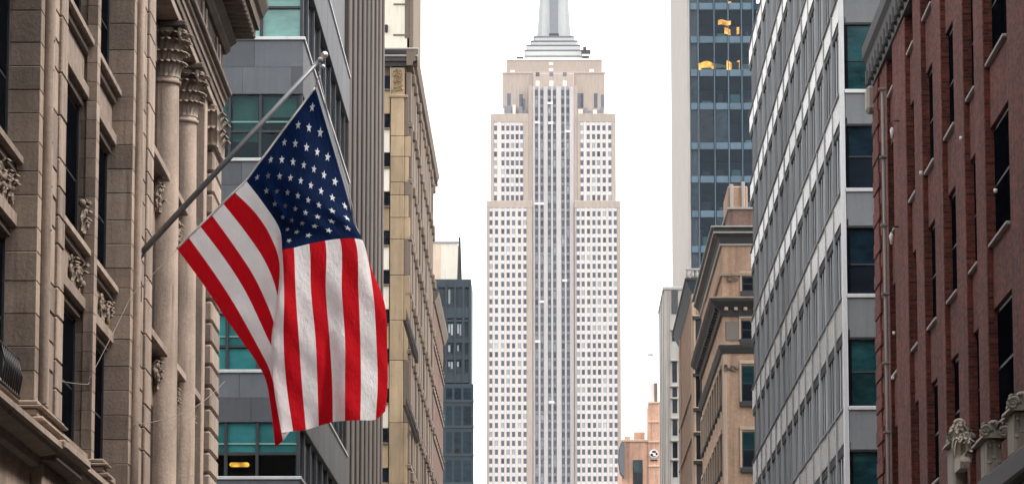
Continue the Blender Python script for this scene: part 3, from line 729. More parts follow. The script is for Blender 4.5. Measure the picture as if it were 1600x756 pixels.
# ------------------------------------------------------------------ tan stone building with the carved frieze
YD = on(641, 400, -9.7)[0]; YDe = on(678, 300, -9.7)[0]
D = thing('tan_stone_building', 'tan stone corner building with carved frieze panel and dark cornice', 'building', (-9.7, YD, 0))
FDf = Face('front', YD, -1); FDs = Face('street', -9.7, 1)
Zc = front(645, 80, YD)[1]; Zc1 = front(640, 104, YD)[1]
body(D, TAN_BROWN, -28, -10.05, YD + .35, YDe, 0, Zc)
XD = -12.2
rnd = random.Random(3)
zl = [front(620, y, YD)[1] for y in (152, 213, 245, 285, 305, 340, 374, 430, 500, 563, 660, 756)]
for i in range(len(zl) - 1):
    x0, x1 = front(610, 300, YD)[0], front(631, 300, YD)[0]
    FDf.pc('stone_block', TAN, D, x0, x1, -.34, .06, zl[i + 1] + .012, zl[i] - .012, .03)
    xr = -9.74 + (.03 if i % 2 else -.10)
    FDf.pc('quoin', TAN if i % 3 else TAN_BROWN, D, x1 + .012, xr, -.34, 0, zl[i + 1] + .012, zl[i] - .012, .03)
zi = zl[-1] - .3
while zi > 3:
    FDf.pc('stone_block', TAN, D, front(610, 300, YD)[0], -9.74, -.34, .03, zi - 2.2, zi - .02, .03); zi -= 2.22
# side wall left of the pilaster: alternate windows and pale panels
xw0, xw1 = front(596, 300, YD)[0], front(609, 300, YD)[0]
for i in range(20):
    zt = Zc1 - .6 - i * 2.7
    FDf.pc('window', GLASS, D, xw0 - 1.5, xw1 - .02, -.30, -.2, zt - 1.0, zt, .02)
    FDf.pc('spandrel', CREAM if i % 3 else TAN, D, xw0 - 1.5, xw1 - .02, -.30, -.05, zt - 2.68, zt - 1.03, .02)
    FDf.pc('sill', TAN_BROWN, D, xw0 - 1.5, xw1 - .01, -.1, .12, zt - 1.1, zt - .98, .02)
# carved frieze panel
xa, xb = front(611, 120, YD)[0], front(632, 120, YD)[0]
FDf.pc('frieze_panel', TAN, D, xa, xb, -.34, .02, front(620, 150, YD)[1], front(620, 106, YD)[1], .03)
relief(FDf, xa + .05, xb - .05, front(620, 146, YD)[1], front(620, 109, YD)[1], .05, 77, 70, .12).build('carved_foliage', wall_mat('carved_tan_stone', (.36, .25, .14), bump=.5), D, kind='stuff')
FDf.pc('frieze_stile', CREAM, D, xw1, xa - .02, -.34, 0, front(620, 150, YD)[1], Zc1, .03)
FDf.pc('frieze_sill', TAN, D, xw1 - .05, xb + .25, -.34, .16, front(620, 153, YD)[1], front(620, 149, YD)[1], .03)
# cornice on both faces
for F, u0, u1 in ((FDf, -20, -9.25), (FDs, YD - .45, YDe + .2)):
    mb = MB(); F.prism(mb, [(-.3, Zc1), (.12, Zc1), (.14, Zc1 + .25), (.34, Zc1 + .32), (.30, Zc1 + .62), (.42, Zc - .16), (.45, Zc), (-.3, Zc)], u0, u1); mb.build('cornice', CORN_DK if F is FDf else TAN_BROWN, D)
FDf.pc('cornice_cap', wall_mat('pale_cornice_cap', (.36, .33, .3)), D, -20, -9.2, -.2, .5, Zc + .004, Zc + .14, .03)
FDf.pc('cornice_bead', bpy.data.materials['pale_cornice_cap'], D, -20, -9.24, .1, .42, Zc1 + .62, Zc1 + .74, .03)
# set-back upper storeys
UZ = Zc + .15
U = body(D, CREAM, -26, -10.0, YD + .5, YDe - 14, UZ, UZ + 14, 'upper_storey')
FU = Face('front', YD + .5, -1)
x0, x1 = front(603, 30, YD)[0], front(639, 30, YD)[0]
FU.pc('upper_pier', TAN_BROWN, D, x1, -9.55, -14, .08, UZ, UZ + 14, .05)
for y in (5, 53): 
    z = front(620, y, YD)[1]; FU.pc('string_course', TAN_BROWN, D, x0 + .5, x1 + .03, -.1, .07, z - .04, z + .06, .01)
FU.pc('jamb', TAN_BROWN, D, x1 - .30, x1 - .005, -.1, .05, front(620, 58, YD)[1], UZ + 14, .02)
FU.pc('vent', BLACK, D, x0 - .1, x0 + .13, -.1, .22, front(620, 49, YD)[1], front(620, 37, YD)[1], .05)
# street face: floors of projecting bays, string courses and dark windows
zf = Zc1 - 3.9
while zf > 2:
    FDs.pc('string_course', TAN_BROWN, D, YD, YDe, -.35, .12, zf - .35, zf, .05)
    y = YD + .8
    while y < YDe - 2:
        FDs.pc('window', GLASS, D, y + .9, y + 2.6, -.36, -.25, zf + .4, zf + 2.9, .0)
        FDs.pc('pier', TAN_BROWN, D, y - .75, y + .85, -.36, .05 + rnd.uniform(-.03, .1), zf + .005, zf + 3.5, .06)
        FDs.pc('bracket', TAN_BROWN, D, y - .4, y + .4, .0, .26 + rnd.uniform(0, .12), zf + 2.7, zf + 3.4, .08)
        y += 3.45
    zf -= 3.9
for (xa, ya_, xb, yb) in ((644, 500, 662, 592), (644, 632, 663, 742)):
    za_ = on(650, (ya_ + yb) / 2, -9.1)
    p0, p1 = on(xa, ya_, -9.0), on(xb, yb, -9.0)
    bal = thing('fire_balcony', 'dark iron balcony high on the tan stone street front' if ya_ < 550 else 'dark iron balcony low on the tan stone street front', 'balcony', (-9.6, p0[0], p0[1]))
    MB().cbox(-9.6, -9.36, p0[0], p1[0], p0[1] - .08, p0[1], .02).build('platform', BLACK, bal)
    mb = MB()
    for i in range(30): yy = p0[0] + (p1[0] - p0[0]) * i / 29; mb.tube([(-9.38, yy, p0[1]), (-9.38, yy, p0[1] + .6)], .014, 5)
    mb.build('baluster_row', BLACK, bal, kind='stuff'); MB().cbox(-9.4, -9.36, p0[0], p1[0], p0[1] + .6, p0[1] + .66, .01).build('handrail', BLACK, bal)
# lower brown neighbour further on
YN0, YN1 = YDe + .2, on(693, 600, -9.7)[0]
Nb = thing('brown_brick_building', 'narrow brown brick building beyond the tan stone one', 'building', (-9.7, YN0, 0))
Zn = on(686, 492, -9.7)[1]
body(Nb, BRICK_BROWN, -24, -9.95, YN0, YN1, 0, Zn)
FN = Face('street', -9.7, 1)
mb = MB(); FN.prism(mb, [(-.3, Zn - .9), (.1, Zn - .9), (.4, Zn - .2), (.42, Zn), (-.3, Zn)], YN0, YN1); mb.build('cornice', TAN_BROWN, Nb)
zf = Zn - 4.2
while zf > 3:
    y = YN0 + .3
    while y < YN1 - 2.2:
        FN.pc('pier', BRICK_BROWN, Nb, y, y + 1.2, -.3, .0, zf, zf + 3.3, .03)
        FN.pc('window', GLASS, Nb, y + 1.25, y + 2.5, -.28, -.2, zf + .6, zf + 2.8, .0)
        FN.pc('sill', TAN_BROWN, Nb, y + 1.2, y + 2.55, -.3, .12, zf + .4, zf + .58, .02); y += 2.6
    FN.pc('string_course', TAN_BROWN, Nb, YN0, YN1, -.3, .08, zf - .3, zf - .01, .03); zf -= 3.75

# ------------------------------------------------------------------ dark blue block and cream tower behind it (left, far)
YE0 = on(736, 500, -9.7)[0]
E = thing('blue_glass_block', 'dark blue-grey glass block with three columns of pale windows', 'building', (-9.7, YE0, 0))
FE = Face('front', YE0, -1)
zx = lambda x, y: front(x, y, YE0)
Ze = zx(700, 436)[1]
NAVY = wall_mat('navy_panel', (.022, .036, .047), rough=.5, bump=0, streak=.3, objvar=.3)
body(E, NAVY, -26, -9.72, YE0 + .4, YE0 + 11, 0, Ze)
ys = [436, 448, 466, 496, 508, 527, 536, 553, 562, 582, 598]
for y0, y1 in ((436, 449), (480, 497), (499, 503), (528, 536), (555, 562), (583, 598)):
    FE.pc('spandrel', NAVY, E, -26, -9.7, -.45, 0, zx(700, y1)[1], zx(700, y0)[1], .05)
for x in (683, 697, 711, 724, 734):
    a = zx(x, 500)[0]; FE.pc('mullion', NAVY, E, a - .16, a + .16, -.45, .05, zx(700, 599)[1], Ze - .02, .04)
for ri, (y0, y1) in enumerate(((449, 480), (503, 528), (536, 555), (562, 583))):
    for ci, (x0, x1) in enumerate(((684, 696), (698, 710), (712, 723), (725, 733))):
        pale = (ri, ci) in ((0, 1), (1, 1), (1, 2), (2, 1), (2, 2), (3, 1), (3, 2), (1, 0))
        w = FE.pc('window', NAVY, E, zx(x0, 500)[0], zx(x1, 500)[0], -.42, -.32, zx(700, y1)[1], zx(700, y0)[1], .02)
        xa, xb = zx(x0, 500)[0] + .18, zx(x1, 500)[0] - .18; za0, zb0 = zx(700, y1)[1] + .25, zx(700, y0)[1] - .2; xm = (xa + xb) / 2
        for u0, u1 in ((xa, xm - .05), (xm + .05, xb)):
            e = FE.ext(u0, u1, -.31, -.28, za0 + (rnd.uniform(0, .7) if pale else 0), zb0)
            piece('pane', BLIND if pale and rnd.random() < .8 else GLASS_BLUE, w, *e, .0)
E2x = zx(740, 640)[0]
MB().cbox(-26, E2x, YE0 - .9, YE0 + .3, 0, zx(700, 601)[1], .06).build('podium', NAVY, E)
FE2 = Face('front', YE0 - .9, -1)
for i, (y0, y1) in enumerate(((606, 628), (634, 668), (674, 712), (718, 756))):
    for x0, x1 in ((696, 708), (709, 722), (723, 738)):
        FE2.pc('podium_pane', GLASS_BLUE, E, zx(x0, 640)[0] + .1, zx(x1, 640)[0] - .1, 0, .03, zx(700, y1)[1] + .2, zx(700, y0)[1] - .1, 0)
    FE2.pc('podium_bar', NAVY, E, -20, E2x + .05, 0, .12, zx(700, y1)[1] - .15, zx(700, y1)[1] + .18, .03)
e = MB().cbox(zx(720, 500)[0], zx(729, 500)[0], YE0 + 4, YE0 + 5, Ze, Ze + .5, .05).build('parapet_unit', ESB_STEEL, E)
YF = YE0 + 14
K = thing('cream_tower', 'pale cream blank-walled tower rising behind the blue glass block', 'building', (front(700, 400, YF)[0], YF, 0))
body(K, CREAM, front(640, 400, YF)[0], front(715, 400, YF)[0], YF, YF + 15, 0, front(700, 379, YF)[1])
FK = Face('front', YF, -1)
FK.pc('parapet', CONC, K, front(676, 400, YF)[0], front(716, 400, YF)[0], -.5, .2, front(700, 380, YF)[1], front(700, 377, YF)[1], .03)
FK.pc('corner_strip', wall_mat('peach_render', (.72, .56, .42), bump=0), K, front(676, 400, YF)[0], front(688, 400, YF)[0], -.3, .1, 20, front(700, 381, YF)[1], .03)
st = MB(); p0, p1 = pt(718, 436, YF - 3), pt(716.5, 371, YF - 3)
st.lathe([(.36, 0), (.36, 30), (.30, p0.z), (.12, p1.z), (.0, p1.z + .1)], p0.x, p0.y, n=10)
tag(st.build('chimney_stack', BLACK), 'thin black tapering chimney stack beside the cream tower', 'chimney')

# ------------------------------------------------------------------ the great tower at the end of the street
YT = 1572.0
TW = thing('art_deco_tower', 'pale limestone skyscraper with stepped crown and mast closing the street', 'skyscraper', (front(865, 500, YT)[0], YT, 0))
def tx(x, y=500): return front(x, y, YT)[0]
def tz(y, x=865): return front(x, y, YT)[1]
FW = Face('front', YT, -1)
lo_bot, lo_top, up_top, cr_mid, cr_top = 60.0, tz(315), tz(178), tz(110), tz(88)
rt = random.Random(12)
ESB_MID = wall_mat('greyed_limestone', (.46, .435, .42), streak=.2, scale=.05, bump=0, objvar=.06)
WHITE_SILL = wall_mat('white_metal_sill', (.8, .79, .77), bump=0)
wins = []; spans = []
def flank(x0, x1, cols, z0, z1, dpth, name='pier'):
    """stone piers between recessed window strips"""
    cw = .70; edges = [tx(x0)] + [v for c in cols for v in (tx(c) - cw, tx(c) + cw)] + [tx(x1)]
    for i in range(0, len(edges), 2):
        FW.pc(name, ESB_MID if name == 'centre_rib' else ESB_CR if i in (0, len(edges) - 2) and dpth == 0 else ESB_ST, TW, edges[i], edges[i + 1], -1.0, dpth, z0, z1, .05)
body(TW, ESB_ST, tx(760) + .05, tx(970) - .05, YT + 3.5, YT + 58, lo_bot, lo_top, 'lower_shaft')
body(TW, ESB_ST, tx(766) + .05, tx(963.5) - .05, YT + 3.5, YT + 54, lo_top, up_top, 'upper_shaft')
for a, b in ((760, 832), (898, 970)): body(TW, ESB_ST, tx(a) + .05, tx(b), YT + .8, YT + 3.48, lo_bot, lo_top, 'lower_wing')
for a, b in ((766, 826), (903, 963.5)): body(TW, ESB_ST, tx(a) + .05, tx(b) - .05, YT + 2.4, YT + 3.48, lo_top, up_top, 'upper_wing')
body(TW, ESB_ST, -36 + tx(865), 36 + tx(865), YT - 3, YT + 66, 0, lo_bot, 'base_block')
LC = [767, 775.7, 785.5, 794, 802.5, 811.7, 820.3]; RC = [903.7, 911.3, 920, 928.5, 936.5, 945, 953.9, 962]
UL = [774, 785.7, 793.2, 800.7, 808, 815]; UR = [910, 920, 928.5, 936.3, 945, 954]
CC = [838.6, 847, 858.7, 867, 880, 888]
flank(760, 832, LC, lo_bot, lo_top - 2.6, 0); flank(898, 970, RC, lo_bot, lo_top - 2.6, 0)
for a, b in ((760, 832), (898, 970)):
    FW.pc('parapet', ESB_CR, TW, tx(a), tx(b), -1.0, .03, lo_top - 2.59, lo_top + .4, .1)
FW2 = Face('front', YT + 1.6, -1); FW0 = FW
FW = FW2
flank(766, 826, UL, lo_top, up_top - 3.2, 0); flank(903, 963.5, UR, lo_top, up_top - 3.2, 0)
for a, b in ((766, 826), (903, 963.5)):
    FW2.pc('parapet', ESB_CR, TW, tx(a), tx(b), -1.0, .03, up_top - 3.19, up_top + .4, .1)
FC = Face('front', YT + 2.4, -1); FW = FC                  # recessed centre bay
cen_top = tz(133)
flank(833, 897, CC, lo_bot, cen_top - .5, .9, 'centre_rib')
for a, b in ((826, 833), (897, 903)):
    FC.pc('centre_pier', ESB_CR, TW, tx(a), tx(b), -1.0, .45, lo_top - 2, cen_top, .05)
FW = FW0
pitch = 13.75 * (tz(500) - tz(501))
def column_of(F, x, z0, z1, sp_mat, gl_h=.60, ph=0):
    z = z1 - pitch * .95 + ph
    while z > z0:
        wins.append((F, tx(x), z)); spans.append((F, tx(x), z + pitch * gl_h, z + pitch, sp_mat)); z -= pitch
for x in LC + RC: column_of(FW0, x, tz(790), lo_top - 2.7, ESB_SP)
for x in UL + UR: column_of(FW2, x, lo_top + .5, up_top - 3.3, ESB_SP)
for x in CC: column_of(FC, x, tz(790), cen_top - .6, ESB_SPC, .66)
rt.shuffle(wins)
glm = {}
for wd, hh in ((1.28, pitch * .62),):
    for kind, m_ in (('dark', ESB_GL), ('pale', BLIND)):
        glm[kind] = m_
rest = {'dark': MB(), 'pale': MB()}
for i, (F, x, z) in enumerate(wins):
    kind = 'pale' if rt.random() < .13 else 'dark'
    w = .54; hgt = pitch * rt.choice((.56, .60, .60, .66))
    if i < 298: F.pc('window', glm[kind], TW, x - w, x + w, -.62, -.55, z, z + hgt, 0)
    else: rest[kind].box(*F.ext(x - w, x + w, -.62, -.55, z, z + hgt))
rest['dark'].build('window_field', ESB_GL, TW, kind='stuff'); rest['pale'].build('blind_window_field', BLIND, TW, kind='stuff')
sp = {}
for F, x, z0, z1, m_ in spans: sp.setdefault(m_.name, MB()).box(*F.ext(x - .68, x + .68, -.8, -.42 if F is not FC else -.3, z0, z1))
for k_, mb in sp.items(): mb.build('spandrel_field', bpy.data.materials[k_], TW, kind='stuff')
# sills of pale metal between the centre-bay windows at the setback line
for x0, x1, y in ((835, 850, 317), (836, 843, 190), (857, 865, 191), (856, 864, 160), (884, 892, 204), (843, 850, 470), (836, 844, 532), (857, 866, 627), (879, 886, 437)): FC.pc('pale_sill', WHITE_SILL, TW, tx(x0), tx(x1), .9, 1.0, tz(y + 2), tz(y - 1.5), 0)
# crown
body(TW, ESB_ST, tx(785, 140), tx(945, 140), YT + 6, YT + 50, up_top, cr_mid, 'crown_block').data.materials[0] = ESB_CR
body(TW, ESB_ST, tx(791, 100), tx(941, 100), YT + 8, YT + 48, cr_mid, cr_top, 'crown_cap').data.materials[0] = ESB_CR
FX = Face('front', YT + 6, -1); FX2 = Face('front', YT + 8, -1)
MB().cbox(tx(833, 120), tx(897, 120), YT + 3.6, YT + 30, up_top, tz(112), .2).build('crown_centre', ESB_CR, TW)
FX2.pc('crown_coping', ESB_SP, TW, tx(790, 90), tx(942, 90), -.6, .4, cr_top - .1, cr_top + .45, .05)
FX.pc('crown_ledge', ESB_CR, TW, tx(784, 110), tx(946, 110), -1, .35, cr_mid - .4, cr_mid + .35, .1)
for x, y0, y1 in ((795, 142, 166), (814, 143, 166), (817.5, 150, 168), (905, 142, 165), (909, 142, 165), (931, 142, 165), (942, 144, 165)):
    FX.pc('crown_window', ESB_GL, TW, tx(x, 150) - .75, tx(x, 150) + .75, 0, .06, tz(y1), tz(y0), .0)
for x in (840, 861.5, 882.5):
    FXc = Face('front', YT + 3.6, -1)
    FXc.pc('crown_vent', ESB_GL, TW, tx(x, 112) - .8, tx(x, 112) + .8, 0, .05, tz(117), tz(109.5) - .3, 0)
    FXc.pc('crown_light', CREAM, TW, tx(x, 130) - .8, tx(x, 130) + .8, 0, .05, tz(132), tz(124), 0)
for x, y in ((800.5, 106.5), (924.5, 105), (861, 103.5), (861, 94)):
    FX2.pc('flood_light', CREAM, TW, tx(x, 100) - .9, tx(x, 100) + .9, 0, .12, tz(y + 2.2), tz(y - 2.2), .1)
for i, x in enumerate((787, 791, 796, 803, 813, 820, 907, 915, 922, 929, 936, 941, 947)):
    hgt = rt.uniform(1.2, 4.0)
    MB().cbox(tx(x, 175) - rt.uniform(.5, 1.1), tx(x, 175) + rt.uniform(.5, 1.1), YT + 3.2, YT + 5, up_top + .4, up_top + .4 + hgt, .1).build('terrace_unit', ESB_STEEL if i % 3 else CREAM, TW)
# stepped metal base of the mast, then the mast with its wings and lit shaft
prev = cr_top
for (y0, y1, xa, xb, m_) in ((88, 76, 820, 912, CREAM), (76, 66, 820, 909, ESB_MET), (66, 57.5, 823, 906, ESB_MET), (57.5, 49.5, 830, 902, ESB_MET), (49.5, 41.5, 835, 896, ESB_MET)):
    hw = (tx(xb, 60) - tx(xa, 60)) / 2; c = (tx(xb, 60) + tx(xa, 60)) / 2; z0, z1 = tz(y0), tz(y1)
    MB().cbox(c - hw, c + hw, YT + 28 - hw, YT + 28 + hw, z0, z1 - .45, .25).build('mast_tier', m_, TW)
    MB().cbox(c - hw - .35, c + hw + .35, YT + 28 - hw - .35, YT + 28 + hw + .35, z1 - .44, z1 - .01, .1).build('tier_ledge', ESB_STEEL, TW)
cxm = tx(865.5, 20); ym = YT + 28; zm0, zm1 = tz(41.5), tz(-60)
w0, w1 = (tx(893, 30) - tx(838, 30)) / 2, (tx(886, 30) - tx(845, 30)) / 2 * 1.02
def frust(a0, a1, b0, b1, z0, z1):
    return MB().add([(cxm - a0, ym - b0, z0), (cxm + a0, ym - b0, z0), (cxm + a0, ym + b0, z0), (cxm - a0, ym + b0, z0),
                     (cxm - a1, ym - b1, z1), (cxm + a1, ym - b1, z1), (cxm + a1, ym + b1, z1), (cxm - a1, ym + b1, z1)],
                    [(3, 2, 1, 0), (4, 5, 6, 7), (0, 1, 5, 4), (1, 2, 6, 5), (2, 3, 7, 6), (3, 0, 4, 7)])
zk = tz(8)
wk = w0 + (w1 - w0) * .42
frust(w0, wk, 2.2, 1.9, zm0, zk).build('mast_wing', ESB_MET, TW); frust(wk, w1, 1.9, 1.4, zk, zm1).build('mast_wing', ESB_MET, TW)
frust(2.2, 1.9, w0, wk, zm0, zk).build('mast_wing', ESB_MET, TW); frust(1.9, 1.4, wk, w1, zk, zm1).build('mast_wing', ESB_MET, TW)
frust(w0 * .72, w1 * .8, w0 * .72, w1 * .8, zm0, zm1).build('mast_core', ESB_MET, TW)
frust(1.85, 1.65, w0 + .35, w1 + .5, zm0, zm1).build('mast_window_strip', ESB_STEEL, TW)
frust(2.2, 2.0, w0 + .7, w0 + .65, zm0 - .4, zm0 + 1.2).build('mast_doorway', BLACK, TW)
MB().lathe([(w1 * .9, zm1), (w1 * .9, zm1 + 5), (w1 * .7, zm1 + 9), (w1 * .3, zm1 + 13), (1.2, zm1 + 14), (.9, zm1 + 26), (.3, zm1 + 40), (0, zm1 + 40)], cxm, ym, n=20).build('mast_dome', ESB_MET, TW)
for x, y0, y1, w in ((812, 84, 79.5, 1.5), (915.5, 83, 78.5, 1.5), (916, 75, 69, 2.0), (914, 71, 64, .7)):
    a = tx(x, 80); MB().cbox(a - w, a + w, YT + 12, YT + 14, tz(y1) - .1 if False else tz(y0), tz(y1), .2).build('deck_unit', BLACK, TW)
for x, yb, yt in ((905, 52, 36), (812, 80, 66), (921, 88, 80)):
    MB().tube([pt(x, yb, YT + 14), pt(x, yt, YT + 14)], .14, 6).build('aerial', ESB_STEEL, TW)
MB().cbox(tx(811, 80), tx(921, 80), YT + 10, YT + 46, cr_top + .4, tz(84.5), .1).build('deck_screen', CREAM, TW)

# ------------------------------------------------------------------ red brick building (right, near)
XR = 9.7
FRd = Face('street', XR, -1)
def yr(x, y=300, X=XR): return on(x, y, X)[0]
YR1 = yr(1366); YR0 = 66.0
RB = thing('red_brick_building', 'dark red brick building with deep narrow windows and pale sills', 'building', (XR, YR0, 0))
ZTOP = on(1372, 82, 9.4)[1]
body(RB, BRICK_RED, 10.18, 30, YR0, YR1, 0, ZTOP + .6, 'core_wall')
faces = [(1397, 1417), (1430, 1442), (1460, 1473), (1493, 1508), (1525, 1540), (1578, 1600)]
piers = sorted([(yr(b), yr(a)) for a, b in faces])
piers = [(piers[0][0] - 1.6, piers[0][1])] + piers[1:]
n0 = piers[0][0]
extra = []
y = n0 - 4.3
while y > YR0:
    extra.append((y - 2.2, y)); y -= 6.5
piers = sorted(extra + piers)
sills = [on(1568, 338, 9.62)[1] + 4.1 * i for i in (-3, -2, -1, 0, 1, 2)]
for a, b in piers:
    z = 0
    FRd.pc('pier', BRICK_RED, RB, a, b, -.5, 0, 0, ZTOP, .015)
openings = [(piers[i][1], piers[i + 1][0]) for i in range(len(piers) - 1)] + [(piers[-1][1], yr(1386))]
for oi, (a, b) in enumerate(openings):
    for i, s in enumerate(sills):
        top = min(s + 2.62, ZTOP - .1)
        if s > ZTOP - 1: continue
        w = FRd.pc('window', FRAME_DK, RB, a + .01, b - .01, -.30, -.22, s + .01, top - .01, .01)
        ym_ = (a + b) / 2
        for u0, u1 in ((a + .08, ym_ - .04), (ym_ + .04, b - .08)):
            for q0, q1 in ((s + .1, s + 1.25), (s + 1.33, top - .1)):
                piece('pane', SHADE_GLASS, w, *FRd.ext(u0, u1, -.22, -.205, q0, q1), 0)
        # sill stone and brick apron below
        FRd.pc('sill', wall_mat('pale_sill_stone', (.36, .33, .305)) if (oi, i) == (0, 0) else bpy.data.materials['pale_sill_stone'], RB, b - (b - a) * .75, b - .02, -.46, -.03, s - .08, s, .015)
        lo = sills[i - 1] + 2.62 if i else 0
        FRd.pc('apron', BRICK_RED, RB, a + .01, b - .01, -.5, -.13, lo, s - .004, .01)
    if sills[-1] + 2.62 < ZTOP: FRd.pc('apron', BRICK_RED, RB, a + .01, b - .01, -.5, -.13, sills[-1] + 2.62, ZTOP, .01)
# end strip with a toothed brick edge, the drainpipe and small fittings
ye0, ye1 = yr(1386), YR1
FRd.pc('end_pier', BRICK_RED, RB, ye0, ye1 - .05, -.5, -.03, 0, ZTOP, .015)
z = 6; k = 0
while z < ZTOP - .5:
    FRd.pc('quoin', BRICK_RED, RB, ye1 - 1.6 - .5 * (k % 2), ye1, -.3, .045 if k % 2 else .02, z + .01, z + .46, .02); z += .47; k += 1
pp = yr(1380.5, 300, 9.58)
PI_ = thing('drainpipe', 'pale grey drainpipe running down the red brick corner', 'pipe', (9.58, pp, 0))
MB().tube([(9.6, pp, 0), (9.6, pp, ZTOP - 1)], .05, 10).build('pipe_run', PIPE, PI_)
for i in range(12):
    MB().cbox(9.48, 9.7, pp - .1, pp + .1, 3 + i * 2.0, 3.07 + i * 2.0, .01).build('bracket', PIPE, PI_)
for x, y, nm, lb in ((1394, 208, 'wall_lantern', 'small pale lantern on red brick below the dark cornice'), (1393, 373, 'wall_lantern', 'pale lantern on a bracket on the red brick end wall')):
    yy, zz_ = on(x, y, 9.5)
    L_ = thing(nm, lb, 'lantern', (9.5, yy, zz_))
    MB().lathe([(.0, zz_ - .16), (.04, zz_ - .15), (.065, zz_ + .08), (.03, zz_ + .15), (0, zz_ + .16)], 9.5, yy, n=10).build('globe', wall_mat('frosted_globe', (.62, .55, .52), bump=0), L_)
    MB().tube([(9.5, yy, zz_ + .2), (9.5, yy, zz_ + .34), (9.71, yy, zz_ + .34)], .025, 6).build('arm', BLACK, L_)
for i, (x, y) in enumerate(((1503, 216), (1440, 270), (1557, 298), (1398, 520), (1396, 590))):
    yy, zz_ = on(x, y, 9.66)
    o = MB().lathe([(0, zz_ - .05), (.042, zz_ - .04), (.042, zz_ + .04), (0, zz_ + .05)], 9.64, yy, n=8).build('wall_lamp', wall_mat('white_fitting', (.75, .72, .68), bump=0) if i == 0 else bpy.data.materials['white_fitting'])
    tag(o, ('tiny white fitting on a brick pier beside a middle-row sill', 'tiny white fitting on a brick pier next to a narrow window', 'tiny white fitting in the jamb of the widest brick window', 'tiny white fitting near the drainpipe, upper of two', 'tiny white fitting near the drainpipe, lower of two')[i], 'fitting', 'small fittings on the red brick wall')
# crowning cornice of dark metal, with brackets
mb = MB(); FRd.prism(mb, [(-.4, ZTOP), (.05, ZTOP), (.07, ZTOP + .35), (.16, ZTOP + .55), (.18, ZTOP + .8), (.28, ZTOP + .95), (.30, ZTOP + 1.3), (-.4, ZTOP + 1.35)], YR0, YR1 + .25)
mb.build('crown_cornice', CORN_DK, RB)
for i in range(46):
    yy = YR1 + .1 - i * 1.0
    FRd.pc('cornice_bracket', CORN_DK, RB, yy - .16, yy + .16, .0, .2, ZTOP + .1, ZTOP + .62, .05)
FRd.pc('end_bracket', GREY_RELIEF, RB, YR1 - .5, YR1 + .28, -.2, .22, ZTOP - .75, ZTOP + .02, .08)
# carved stone cresting above the lower cornice
ZL = on(1575, 712, 9.0)[1]
FRd.pc('lower_cornice', CORN_DK, RB, YR0, yr(1500, 700, 9.0), 0.0, .7, ZL - .5, ZL, .05)
FRd.pc('lower_cornice_bed', CORN_DK, RB, YR0, yr(1500, 700, 9.0), 0.0, .45, ZL - 1.0, ZL - .51, .05)
crest = [(1590, 618, .42, 1.25), (1547, 662, .40, 1.15), (1495, 672, .50, 1.35)]
for ci, (x, y, wid, hgt) in enumerate(crest):
    yy, zt = on(x, y, 9.2); yy -= .2
    cr_ = thing('carved_finial', ('carved grey stone finial with a leafy scroll top beside the cornice end', 'carved grey stone finial standing between two others on the dark cornice', 'tall carved stone finial with draped scrolls at the far cornice end')[ci], 'finial', (9.2, yy, ZL), 'carved finials along the dark cornice')
    zt = max(zt, ZL + .9)
    ln = 1.05 if ci < 2 else 1.3                              # the post runs back along the street
    MB().cbox(9.08, 9.40, yy - .1, yy + ln, ZL - .3 if ci == 2 else ZL + .003, zt - .34, .05).build('pedestal', GREY_RELIEF, cr_)
    def bar(name, x0, x1, y0, y1, z0, h):                     # a round-nosed moulding lying along the street
        n = 8; prof = [(x0, z0), (x1, z0)] + [((x0 + x1) / 2 + (x1 - x0) / 2 * math.cos(math.pi * i / n), z0 + h * math.sin(math.pi * i / n) + .02) for i in range(n + 1)]
        return MB().prism(prof, y0, y1, 'y').build(name, GREY_RELIEF, cr_)
    bar('cap_moulding', 8.98, 9.50, yy - .28, yy + ln + .1, zt - .335, .13)
    bar('cap_roll', 9.06, 9.42, yy - .2, yy + ln, zt - .18, .15)
    mb = MB()
    scroll(mb, (9.05, yy - .27, zt - .2), .13, 'y', .045); scroll(mb, (9.43, yy - .27, zt - .22), .12, 'y', .045)
    mb.ball((9.24, yy - .2, zt - .06), .12, 10, 7, (1.1, .8, .9))
    for q in range(7): leaf(mb, Vector((9.24 + .16 * math.cos(q * .9), yy - .15 + .12 * math.sin(q * .9), zt - .2)), Vector((math.cos(q * .9), math.sin(q * .9), 0)), .2, .06, .1)
    mb.build('scroll_top', GREY_RELIEF, cr_, kind='stuff')
    mb = MB()
    for q in range(3): leaf(mb, Vector((9.14 + .1 * q, yy - .105, zt - .85 + .1 * (q % 2))), Vector((0, -1, 0)), .4, .06, .10)
    mb.build('leaf_drop', GREY_RELIEF, cr_, kind='stuff')
    if ci == 2:                                               # draped figure-like carving that crowns the last post
        mb = MB()
        rq = random.Random(8)
        for q in range(34):                                   # overlapping folds that fall from the top towards the cornice
            t = q / 33; a = rq.uniform(-2.9, -.2)
            c_ = Vector((9.2 + rq.uniform(-.14, .14), yy - .25 - 1.0 * t + rq.uniform(-.1, .1), zt - .22 - .62 * t ** 1.2 + rq.uniform(-.06, .06)))
            leaf(mb, c_, Vector((math.cos(a), math.sin(a), 0)), rq.uniform(.26, .42), rq.uniform(.05, .10), rq.uniform(.06, .2))
        mb.prism([(yy - .1, zt - .05), (yy - .5, zt - .2), (yy - 1.0, zt - .5), (yy - 1.35, zt - .85), (yy - 1.3, zt - 1.0), (yy - .1, zt - 1.0)], 9.1, 9.32, 'x')
        scroll(mb, (9.2, yy - .22, zt + .06), .15, 'y', .05); mb.build('carved_drapery', wall_mat('pale_weathered_stone', (.46, .41, .33), bump=.6, bscale=10, grime_amt=.9, grime=(.2, .19, .17)), cr_, kind='stuff')

